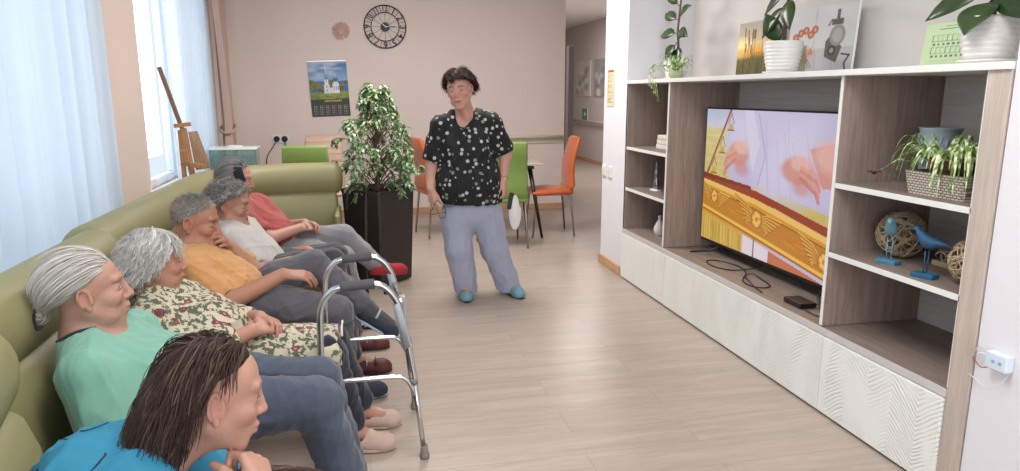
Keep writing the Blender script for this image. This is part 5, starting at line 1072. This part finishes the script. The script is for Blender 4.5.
_vo = FL.n('TexVoronoi', {'Vector': _w.outputs[0], 'Scale': 21}); _d = _vo.outputs['Distance']; _sep = FL.n('SeparateColor'); FL.L(_vo.outputs['Color'], _sep.inputs[0])
_leafm = FL.math('MULTIPLY', FL.math('GREATER_THAN', FL.noise(_v, 48, 3, .6), .520), FL.math('GREATER_THAN', FL.noise(_v, 9, 1), .40)); _fm = FL.math('MULTIPLY', FL.math('LESS_THAN', _d, .33), FL.math('GREATER_THAN', _sep.outputs[0], .45)); _fi = FL.math('MULTIPLY', FL.math('LESS_THAN', _d, .15), _fm)
FL = FL.out(FL.mix(_fi, FL.mix(_fm, FL.mix(_leafm, srgb('c2b9a4'), srgb('59614a')), srgb('6f3f42')), srgb('a8746e')), .9)
NAVY = fabric('navy_trousers_cloth', '1d2433')
body = H.prims(1.0, nose=.9, jaw=.95)+[cap_(H.p(-.022, 0, -.05), neck, .044, .05, .025), cap_(H.p(.01, 0, -.07), mid(chest, neck, .8)+V3(.05, .0, 0), .028, .03, .03)]+torso(hip, chest, neck, sN, sF, 1.3, .095)
body += limb([sN, eN, wN], [.042, .038, .026])+limb([sF, eF, wF], [.042, .036, .026])
body += hand_(wN, (.55, .75, -.08), (.35, -.3, .9), 1, (22, 32, 18), .93)+hand_(wF, (.75, -.65, -.05), (.3, .3, .9), -1, (25, 35, 20), .93)
body += limb([hip+V3(0, -.07, 0), kN, aN], [.065, .048, .033])+limb([hip+V3(0, .07, 0), kF, aF], [.065, .048, .033])+[cap_(aN, aN+V3(.12, 0, -.05), .032, .022, .02), cap_(aF, aF+V3(.12, 0, -.05), .032, .022, .02)]
solid('body', body, .0042, SKIN, t, col=bb_col(H, 'b3836f', lips='935850', brow='a09890', browk=.3, old=1, flush=.45)); H.eyes(t, '5f6a72', .7)
dr = torso(hip, chest, neck, sN, sF, 1.4, .112, .015, (V3(-.58, 2.70, .56), (.12, .16, .10)))+limb([sN, mid(sN, eN, .9), mid(eN, wN, .55)], [.060, .062, .052])+limb([sF, mid(sF, eF, .9), mid(eF, wF, .5)], [.060, .06, .05])
dr += [cap_(hip+V3(0, 0, -.015), V3(-.135, 2.73, .440), .100, .078, .04, st=((0, 1, 0), 1.65), cut=(V3(-.105, 2.7, .45), (1, 0, .15))), cap_(V3(-.34, 2.73, .46), V3(-.12, 2.735, .435), .06, .080, .03, st=((0, 1, 0), 1.75), cut=(V3(-.095, 2.7, .45), (1, 0, .15)))]
sweater('dress', dr, .006, FL, t, H.p(-.04, 0, -.07), H.p(.03, 0, -.17), .060, [(13, .011, .09, None, 7), (14, .005, .045, None, 6)])
ck = [H.p(-.02+.082*math.cos(a), .080*math.sin(a), -.120-.040*math.cos(a)) for a in np.linspace(-2.2, 2.2, 24)]; MB().tube([Vector(p) for p in ck], .010, 8, flat=.5).build('collar', plain('cream_lace_collar', 'b5a391', .9, scale=60, bump=.6), t, smooth=True)
np_ = limb([V3(-.30, 2.665, .44), kN], [.060, .062])+limb([kN, mid(kN, aN), aN+V3(0, 0, .05)], [.068, .060, .056])
solid('trousers', np_+limb([V3(-.30, 2.80, .44), kF], [.060, .062])+limb([kF, mid(kF, aF), aF+V3(0, 0, .05)], [.068, .060, .056]), .006, NAVY, t, (15, .006, .07))
MB().tube(smooth_path([(-.086, 2.645, .508), (-.086, 2.67, .517), (-.088, 2.735, .513), (-.086, 2.80, .517), (-.088, 2.83, .507)], 5), .0045, 6).build('hem_piping', plain('white_piping', 'dcd8d0', .8), t, smooth=True)
for a, dy in ((aN, -.01), (aF, .015)): shoe('slipper', a+V3(-.025, 0, -.056), a+V3(.175, dy, -.056), SLIP, t)
def fl(p, az, el, t_): b = .35+.65*min(1, t_*1.6); sgn = 1 if p[1] > 0 else -1; return np.array([(-.75 if abs(az) > 50 else -.25+.55*(p[0] > .03)), sgn*(.75 if p[2] > .08 else .15), -.25-.85*b])
hair(t, H, HAIRM, ('b3b0ab', 'dbd9d5', 'e6e4e0'), fl, 800, (.085, .150), .012, .0012, kids=4, lims=(32, 28, 12, -8, -26, -38, -46), seed=15, curl=.4, grav=.6, steps=10, cap_off=.010, avoid=lambda p: p[0] > .045 and p[2] < .02)
# --- man in the orange T-shirt
GTR = fabric('grey_track_trousers', '55545a', .85, .1, 500, .2, .6)
t = thing('person', 'man with short grey hair in an orange T-shirt, hand at his mouth, legs crossed', 'person', (-.5, 3.2, .43))
H = Head((-.705, 3.21, .880), (.965, -.02, -.24), 0, 1.03)
hip, chest, neck = V3(-.55, 3.20, .51), V3(-.67, 3.20, .655), V3(-.725, 3.205, .775); sN, sF = V3(-.705, 3.015, .715), V3(-.655, 3.385, .715)
eN, wN = V3(-.555, 2.985, .565), V3(-.335, 3.08, .655); eF, wF = V3(-.475, 3.30, .615), V3(-.580, 3.275, .755)
kN, aN, kF, aF = V3(-.12, 3.11, .465), V3(-.10, 3.20, .09), V3(-.225, 3.33, .635), V3(.015, 3.27, .420)
mouth = H.p(.105, -.01, -.060)
body = H.prims(.35, nose=1.15)+[cap_(H.p(-.022, 0, -.05), neck, .054, .06, .025), cap_(H.p(.012, 0, -.075), mid(chest, neck, .8)+V3(.06, 0, 0), .034, .035, .03)]+torso(hip, chest, neck, sN, sF, 1.4, .10)
body += limb([sN, eN, wN], [.050, .043, .029])+limb([sF, eF, wF], [.048, .042, .028])+hand_(wN, (1, .1, -.12), (.1, -.25, 1), 1, (20, 30, 18), 1.03)
body += hand_(wF, _n(mouth-wF)+V3(.22, .0, .10), (.75, .35, .2), -1, [(40, 60, 30), (42, 62, 30), (50, 70, 40), (60, 80, 40)], 1.0, (.8, .5, -.3))
body += limb([hip+V3(0, -.08, 0), kN, aN], [.075, .052, .035])+limb([hip+V3(0, .08, 0), kF, aF], [.075, .052, .034])+[cap_(aN, aN+V3(.12, 0, -.05), .032, .024, .02), cap_(aF, aF+V3(.10, 0, -.085), .032, .024, .02)]
solid('body', body, .0042, SKIN, t, col=bb_col(H, 'a5765f', lips='8f5248', brow='6f645d', browk=.6, old=.6, flush=.45)); H.eyes(t, '55606a', .85)
ORT = fabric('orange_jersey', 'c08f5a', .9, .05, 600, .2, .4)
sh = torso(hip, chest, neck-V3(0, 0, .01), sN, sF, 1.42, .112, .014, (V3(-.57, 3.20, .57), (.12, .17, .11)))+[cap_(sN, mid(sN, eN, .72), .064, .070, .03, cut=(mid(sN, eN, .88), eN-sN)), cap_(sF, mid(sF, eF, .65), .062, .068, .03, cut=(mid(sF, eF, .8), eF-sF))]
sweater('t_shirt', sh, .006, ORT, t, H.p(-.035, 0, -.08), H.p(.025, 0, -.18), .066, [(23, .009, .10, None, 6), (24, .004, .05, None, 6)])
tp = limb([hip+V3(.0, -.085, 0), mid(hip, kN, .5)+V3(0, -.05, .012), kN], [.100, .094, .072], .03)+limb([kN, mid(kN, aN), aN+V3(0, 0, .03)], [.072, .066, .062])+limb([hip+V3(0, .085, .01), mid(hip, kF, .5)+V3(0, .03, .0), kF], [.098, .088, .070], .025)+limb([kF, mid(kF, aF, .6), mid(kF, aF, .86)], [.070, .064, .060])+[cap_(hip+V3(-.03, -.08, 0), hip+V3(-.03, .08, 0), .105, .105, .04)]
solid('track_trousers', tp, .006, GTR, t, [(25, .008, .07, (1, 0, .2), 7), (26, .003, .03, None, 5)])
MB().tube(smooth_path([(-.54, 3.004, .47), (-.48, 3.0, .455), (-.42, 3.0, .457), (-.36, 3.004, .475)], 6), .006, 6, flat=.4).build('side_stripe', plain('white_stripe', 'dad6cc', .8), t, smooth=True)
solid('sock', limb([mid(kF, aF, .80), aF, aF+V3(.105, 0, -.088)], [.044, .042, .032]), .005, fabric('charcoal_sock', '45494a'), t, (3, .002, .04))
NSH = plain('navy_slipper', '2a3142', .8, bump=.3); LBL = plain('pale_blue_lining', 'a9b8c4', .8)
for a, d in ((aF, V3(.165, .0, -.115)), (aN, V3(.20, .0, 0))):
    u = _n(np.cross(_n(d), [0, 1, 0]))*-1; u = u if u[2] > 0 else -u; s_ = shoe('slipper', a-u*(.034 if a is aF else .05)-_n(d)*.03, a-u*(.034 if a is aF else .05)+d, NSH, t, LBL); q = a+_n(d)*.055; MB().tube([Vector(q+V3(0, math.cos(b)*.040, 0)+u*(math.sin(b)*.040-.010)) for b in np.linspace(0, 3.14, 10)], .006, 6).build('lining', LBL, s_, smooth=True)
def fl(p, az, el, t_): return np.array([.1, 0, -.5])
hair(t, H, HAIRM, ('847d76', 'a39d96', 'bab5b0'), fl, 3600, (.005, .009), .002, .0009, kids=1, lims=(37, 34, 22, 2, -16, -30, -40), seed=25, steps=3, lift=.3, cap_off=.001, grav=0, er=(.0845, .0745, .0765))
# --- man with grey curls in the pale T-shirt
t = thing('person', 'man with curly grey hair and a pale T-shirt, between the orange and red shirts', 'person', (-.5, 3.75, .43))
H = Head((-.645, 3.72, .878), (.94, -.02, -.22), 0, 1.0)
hip, chest, neck = V3(-.50, 3.72, .51), V3(-.60, 3.72, .66), V3(-.655, 3.72, .775); sN, sF = V3(-.635, 3.55, .715), V3(-.60, 3.89, .715)
eN, wN = V3(-.50, 3.54, .56), V3(-.30, 3.63, .60); eF, wF = V3(-.46, 3.88, .56), V3(-.28, 3.80, .60)
kN, aN, kF, aF = V3(-.15, 3.66, .565), V3(-.075, 3.50, .095), V3(-.14, 3.83, .56), V3(-.07, 3.86, .09)
body = H.prims(.9, nose=1.1)+[cap_(H.p(-.022, 0, -.05), neck, .050, .056, .025), cap_(H.p(.012, 0, -.075), mid(chest, neck, .8)+V3(.06, 0, 0), .032, .033, .03)]+torso(hip, chest, neck, sN, sF, 1.35, .095)
body += limb([sN, eN, wN], [.045, .04, .027])+limb([sF, eF, wF], [.045, .04, .027])+hand_(wN, (1, .2, -.12), (.1, -.2, 1), 1, (20, 30, 18), 1.0)+hand_(wF, (1, -.2, -.1), (0, .2, 1), -1, (20, 30, 18), 1.0)
body += limb([hip+V3(0, -.08, 0), kN, aN], [.07, .05, .034])+limb([hip+V3(0, .08, 0), kF, aF], [.07, .05, .034])+[cap_(aN, aN+V3(.12, 0, -.05), .032, .024, .02), cap_(aF, aF+V3(.12, 0, -.05), .032, .024, .02)]
solid('body', body, .0045, SKIN, t, col=bb_col(H, 'a67a68', lips='8f5248', brow='77706a', browk=.6, old=1, flush=.5)); H.eyes(t, '55606a', .75)
sh = torso(hip, chest, neck-V3(0, 0, .01), sN, sF, 1.4, .105, .014, (V3(-.52, 3.72, .56), (.11, .16, .11)))+[cap_(sN, mid(sN, eN, .7), .060, .066, .03, cut=(mid(sN, eN, .85), eN-sN)), cap_(sF, mid(sF, eF, .7), .060, .066, .03, cut=(mid(sF, eF, .85), eF-sF))]
sweater('t_shirt', sh, .006, fabric('pale_grey_jersey', 'b5b3af', .9, .05, 600, .2, .4), t, H.p(-.035, 0, -.08), H.p(.025, 0, -.18), .062, [(33, .009, .09, None, 6)])
tp = limb([hip+V3(0, -.085, 0), mid(hip, kN, .5)+V3(0, -.04, 0), kN], [.10, .088, .070], .03)+limb([kN, mid(kN, aN), aN+V3(0, 0, .03)], [.070, .062, .058])+limb([hip+V3(0, .085, 0), kF], [.098, .070], .03)+limb([kF, mid(kF, aF), aF+V3(0, 0, .03)], [.070, .062, .058])
solid('trousers', tp, .006, fabric('charcoal_trousers', '3c3d44'), t, (35, .007, .07, (1, 0, 0), 7))
for a in (aN, aF):
    s_ = shoe('sandal', a+V3(-.03, 0, -.058), a+V3(.21, .0, -.058), plain('dark_red_sandal', '5a2426', .6), t, BLACK)
    for q in (.08, .125): MB().tube([Vector(a+V3(q, math.cos(b)*.044, -.045+math.sin(b)*.030)) for b in np.linspace(.3, 2.84, 10)], .008, 6, flat=.4).build('strap', LBL if q < .1 else BLACK, s_, smooth=True)
def fl(p, az, el, t_): sgn = 1 if p[1] > 0 else -1; return np.array([-.5, sgn*.4, -.35+.2*math.sin(az)])
hair(t, H, HAIRM, ('6f6c6a', '9a9794', 'bdbab6'), fl, 1000, (.03, .052), .008, .0013, kids=2, lims=(36, 32, 20, 0, -18, -32, -42), seed=35, curl=1.1, grav=.2, steps=9, cap_off=.006, lift=.15)
# --- woman in the red T-shirt at the corner
t = thing('person', 'woman in a red T-shirt with a dark headband, nearest the planter, hands clasped', 'person', (-.5, 4.3, .43))
H = Head((-.690, 4.26, .938), (.93, -.14, -.14), 0, .95)
hip, chest, neck = V3(-.47, 4.30, .51), V3(-.63, 4.29, .67), V3(-.71, 4.28, .810); sN, sF = V3(-.665, 4.11, .755), V3(-.60, 4.46, .755)
eN, wN = V3(-.50, 4.05, .625), V3(-.345, 4.19, .655); eF, wF = V3(-.46, 4.44, .62), V3(-.325, 4.30, .665)
kN, aN, kF, aF = V3(-.11, 4.17, .47), V3(-.045, 4.24, .09), V3(-.105, 4.36, .565), V3(.075, 4.40, .375)
body = H.prims(1.0, nose=1.0, jaw=.96)+[cap_(H.p(-.022, 0, -.05), neck, .044, .05, .025), cap_(H.p(.012, 0, -.075), mid(chest, neck, .8)+V3(.06, 0, 0), .028, .03, .03)]+torso(hip, chest, neck, sN, sF, 1.35, .095)
body += limb([sN, eN, wN], [.043, .038, .026])+limb([sF, eF, wF], [.043, .038, .026])+hand_(wN, (.8, .55, -.05), (.3, -.3, .9), 1, (25, 35, 20), .93)+hand_(wF, (.8, -.55, -.03), (.3, .3, .9), -1, (25, 35, 20), .93)
body += limb([hip+V3(0, -.08, 0), kN, aN], [.07, .05, .034])+limb([hip+V3(0, .08, 0), kF, aF], [.07, .05, .034])+[cap_(aN, aN+V3(.12, 0, -.05), .032, .024, .02), cap_(aF, aF+V3(.12, .02, -.05), .032, .024, .02)]
solid('body', body, .0045, SKIN, t, col=bb_col(H, 'b58877', lips='9a5f56', brow='8a807a', browk=.5, old=1, flush=.4)); H.eyes(t, '55606a', .8)
sh = torso(hip, chest, neck-V3(0, 0, .01), sN, sF, 1.38, .108, .014, (V3(-.50, 4.30, .58), (.12, .16, .12)))+[cap_(sN, mid(sN, eN, .7), .060, .068, .03, cut=(mid(sN, eN, .85), eN-sN)), cap_(sF, mid(sF, eF, .7), .060, .068, .03, cut=(mid(sF, eF, .85), eF-sF))]
sweater('t_shirt', sh, .006, fabric('faded_red_jersey', '9c4240', .9, .12, 600, .2, .4), t, H.p(-.035, 0, -.08), H.p(.025, 0, -.18), .060, [(43, .010, .08, None, 7)])
tp = limb([hip+V3(0, -.085, 0), mid(hip, kN, .5)+V3(0, -.04, 0), kN], [.10, .090, .070], .03)+limb([kN, mid(kN, aN), aN+V3(0, 0, .03)], [.070, .064, .060])+limb([hip+V3(0, .085, 0), mid(hip, kF, .5)+V3(0, .02, .01), kF], [.098, .088, .070], .03)+limb([kF, mid(kF, aF, .6), mid(kF, aF, .95)], [.070, .062, .056])
solid('trousers', tp, .006, fabric('light_grey_trousers', '807f84', .85, .1, 500, .2, .6), t, [(45, .008, .07, (1, 0, -.2), 7)])
PLAID = NT('black_white_plaid'); _ck = PLAID.n('TexChecker', {'Vector': PLAID.coord(), 'Scale': 60, 'Color1': (*srgb('c9c6c2'), 1), 'Color2': (*srgb('26262a'), 1)}); PLAID = PLAID.out(_ck.outputs[0], .9)
shoe('slipper', aN+V3(-.03, 0, -.058), aN+V3(.20, .0, -.058), PLAID, t, BLACK)
RED = plain('red_felt_shoe', '9e2531', .85, bump=.4); shoe('shoe', aF+V3(-.03, -.005, -.045), aF+V3(.215, .03, -.060), RED, t)
def fl(p, az, el, t_): d = np.array([-.11, 0, -.03])-p; return d/np.linalg.norm(d)+np.array([0, 0, .1*(1-t_)])
hair(t, H, HAIRM, ('77726e', 'a39f9b', 'c5c2be'), fl, 700, (.14, .19), .007, .0013, kids=2, lims=(35, 31, 18, 0, -16, -30, -40), seed=45, grav=.1, steps=10)
solid('headband', [ell_(H.p(-.004, 0, .037), np.array((.100, .088, .090))*.95, H.R, .004, cut=[(H.p(.050, 0, .09), H.R@V3(.86, 0, .30)), (H.p(-.004, 0, .09), -(H.R@V3(.86, 0, .30)))]), ell_(H.p(-.004, 0, .037), np.array((.092, .080, .082))*.95, H.R, .003, '-')], .004, fabric('navy_headband', '1d2230'), t)
# --- standing woman
t = thing('person', 'standing woman with short dark hair, black floral blouse and lilac-grey trousers', 'person', (.86, 4.8, 0))
H = Head(A3(459.5, 89.5, 4.74), (-.36, -.93, -.16), .10, 1.06)
hip, chest, neck = A3(472, 204, 4.83), A3(465, 143, 4.83), A3(465, 112, 4.85); sR, sL = A3(440, 126, 4.83), A3(491, 123, 4.85)
eR, wR = A3(432, 166, 4.86), A3(431, 189, 4.78); eL, wL = A3(505, 156, 4.87), A3(503, 180, 4.79)
kR, kL, aR, aL = A3(459, 250, 4.77), A3(495, 249, 4.79), A3(466, 283, 4.79), A3(509, 284, 4.79)
hR, hL = A3(457, 212, 4.83), A3(487, 211, 4.83)
body = H.prims(.55, nose=.95)+[cap_(H.p(-.018, 0, -.05), neck, .052, .060, .025), cap_(H.p(.02, 0, -.075), mid(chest, neck, .9)+V3(0, -.07, 0), .032, .035, .03)]+torso(hip, chest, neck, sR, sL, 1.45, .105)
body += limb([sR, eR, wR], [.052, .045, .030])+limb([sL, eL, wL], [.052, .045, .030])
body += hand_(wR, (.06, -.25, -1), (-.85, -.5, .1), 1, [(15, 30, 20), (25, 40, 25), (30, 45, 30), (30, 45, 30)], 1.0, (.85, .4, -.35))+hand_(wL, (.12, -.2, -1), (.85, -.5, .1), -1, [(20, 40, 25), (25, 45, 30), (30, 50, 30), (30, 50, 30)], 1.0, (.85, .4, -.35))
body += limb([hR, kR, aR], [.085, .055, .038])+limb([hL, kL, aL], [.085, .055, .038])+[cap_(aR, aR+V3(-.01, -.12, -.05), .034, .024, .02), cap_(aL, aL+V3(.03, -.12, -.05), .034, .024, .02)]
solid('body', body, .0046, SKIN, t, col=bb_col(H, 'c79888', lips='a0504e', brow='35231f', browk=1.0, old=.5, flush=.4)); H.eyes(t, '2a201c', .75)
BLO = NT('black_blouse_with_white_flowers'); _v = BLO.coord(); _vo = BLO.n('TexVoronoi', {'Vector': _v, 'Scale': 26, 'Randomness': .95}); _sep = BLO.n('SeparateColor'); BLO.L(_vo.outputs['Color'], _sep.inputs[0]); _m = BLO.math('MULTIPLY', BLO.math('LESS_THAN', BLO.math('ADD', _vo.outputs['Distance'], BLO.math('MULTIPLY', BLO.noise(_v, 150, 1), .16)), .40), BLO.math('GREATER_THAN', _sep.outputs[1], .25))
BLO = BLO.out(BLO.mix(_m, srgb('14161b'), BLO.mix(BLO.math('GREATER_THAN', _sep.outputs[0], .7), srgb('b9bdb4'), srgb('7d8c74'))), .8)
zc = A3(470, 197, 4.8)[2]
bl = torso(hip+V3(0, 0, -.02), chest, neck-V3(0, 0, .01), sR, sL, 1.5, .118, .016, (mid(hip, chest, .35)+V3(-.01, -.03, 0), (.205, .16, .19)))+[cap_(mid(hip, chest, .55), hip+V3(0, 0, -.10), .135, .150, .05, st=((1, 0, 0), 1.38)), ell_(chest+V3(-.06, -.085, -.045), (.08, .07, .08), None, .05), ell_(chest+V3(.06, -.085, -.045), (.08, .07, .08), None, .05)]
for p_ in bl: p_['cut'] = (V3(0, 0, zc), (-.03, 0, -1))
bl += [cap_(sR, mid(sR, eR, .75), .068, .078, .03, cut=(mid(sR, eR, .86), eR-sR)), cap_(sL, mid(sL, eL, .75), .068, .078, .03, cut=(mid(sL, eL, .90), eL-sL))]
sweater('blouse', bl, .006, BLO, t, H.p(-.03, 0, -.08), H.p(.045, 0, -.175), .076, [(53, .012, .12, (0, 0, 1), 7), (54, .004, .05, (0, 0, 1), 6)], IRON)
LIL = fabric('lilac_grey_trousers', '9b9fb4', .85, .05, 400, .15, .5)
tp = [cap_(hip+V3(0, 0, .02), hip+V3(0, 0, -.06), .140, .145, .04, st=((1, 0, 0), 1.34))]+limb([hR+V3(0, 0, -.03), kR, aR+V3(0, .01, -.035)], [.118, .094, .088], .03)+limb([hL+V3(0, 0, -.03), kL, aL+V3(0, .01, -.035)], [.118, .094, .088], .03)
for p_ in tp[1:]:
    p_['cut'] = (V3(0, 4.8, .045), (0, .25, -1))
solid('trousers', tp, .006, LIL, t, [(55, .010, .09, (0, 0, 1), 7), (56, .004, .05, (.15, 0, 1), 6)])
TEAL = plain('teal_patterned_slipper', '6f97a3', .6, vary=.35, scale=60, bump=.3)
for a, d in ((aR, V3(-.02, -.17, 0)), (aL, V3(.06, -.165, 0))): a = V3(a[0], a[1], .035); s_ = shoe('slipper', a+V3(0, .05, 0), a+d, TEAL, t, BLACK, .040)
def fl(p, az, el, t_): sgn = 1 if p[1] > 0 else -1; f = max(0, min(1, (p[0]-.02)/.05))*(p[2] > .06); return np.array([-.55+1.2*f, sgn*.55+.9*f, -.35-.4*t_+.35*f])
hair(t, H, HAIRM, ('1f1515', '35221f', '4a302a'), fl, 1300, (.04, .072), .018, .0014, kids=3, even=True, lims=(38, 34, 20, 2, -20, -36, -44), seed=55, curl=.5, grav=.25, steps=8, cap_off=.010, lift=.12, avoid=lambda p: p[0] > .055 and p[2] < .045)
WGOLD = NT('gold_watch_strap').out('b8a070', .35, .8); wp = mid(eL, wL, .9); ax = _n(wL-eL); u_ = _n(np.cross(ax, [0, 1, 0])); v_ = np.cross(ax, u_)
MB().tube([Vector(wp+(u_*math.cos(a)+v_*math.sin(a))*.034) for a in np.linspace(0, 6.283, 25)[:-1]], .005, 6, closed=True).build('wristwatch', WGOLD, t, smooth=True)
# glasses in her right hand, white folded sheet with a dark case in her left
g0 = A3(437, 203, 4.72); t = thing('eyeglasses', "thin reddish eyeglasses dangling from the standing woman's right hand", 'glasses', g0); FRM = plain('dark_red_frame', '4a2a2c', .4)
for dx, dz in ((-.02, -.06), (.035, -.085)): MB().tube([Vector(g0+V3(dx+.026*math.cos(a), .0+.01*math.cos(a), dz+.020*math.sin(a))) for a in np.linspace(0, 6.283, 21)[:-1]], .0018, 6, closed=True).build('lens_rim', FRM, t, smooth=True); MB().ball(g0+V3(dx, 0, dz), (.024, .001, .018), 8).build('lens', GLASS, t, smooth=True)
MB().tube([Vector(g0+V3(.0, 0, .02)), Vector(g0+V3(-.03, -.01, -.03)), Vector(g0+V3(-.045, 0, -.06))], .0022, 6).build('temple_arm', FRM, t, smooth=True); MB().tube([Vector(g0+V3(.0, 0, .02)), Vector(g0+V3(.05, -.01, -.03)), Vector(g0+V3(.062, 0, -.08))], .0022, 6).build('temple_arm', FRM, t, smooth=True); MB().tube([Vector(g0+V3(.006, 0, -.066)), Vector(g0+V3(.010, 0, -.075))], .0022, 6).build('bridge', FRM, t)
f0 = A3(515, 207, 4.76); t = thing('folded_sheet', "white folded sheet held low in the standing woman's left hand", 'paper', f0); rr = []
for x, w_ in ((-.012, .90), (-.004, 1), (.004, 1), (.012, .90)): rr.append([Vector(f0+V3(.020*0+x*.4+.045*math.cos(a)*w_*(1 if math.sin(a) < .2 else .75), x, .125*math.sin(a)*w_-.04+.0)) for a in np.linspace(0, 6.283, 33)[:-1]])
MB().loft(rr).build('sheet', plain('white_sheet', 'dcdcdc', .7), t, smooth=True); MB().box(f0+V3(-.035, -.006, .045), (.03, .02, .12), Matrix.Rotation(.18, 3, 'Y')).build('dark_case', BLACK, t, bevel=.006)
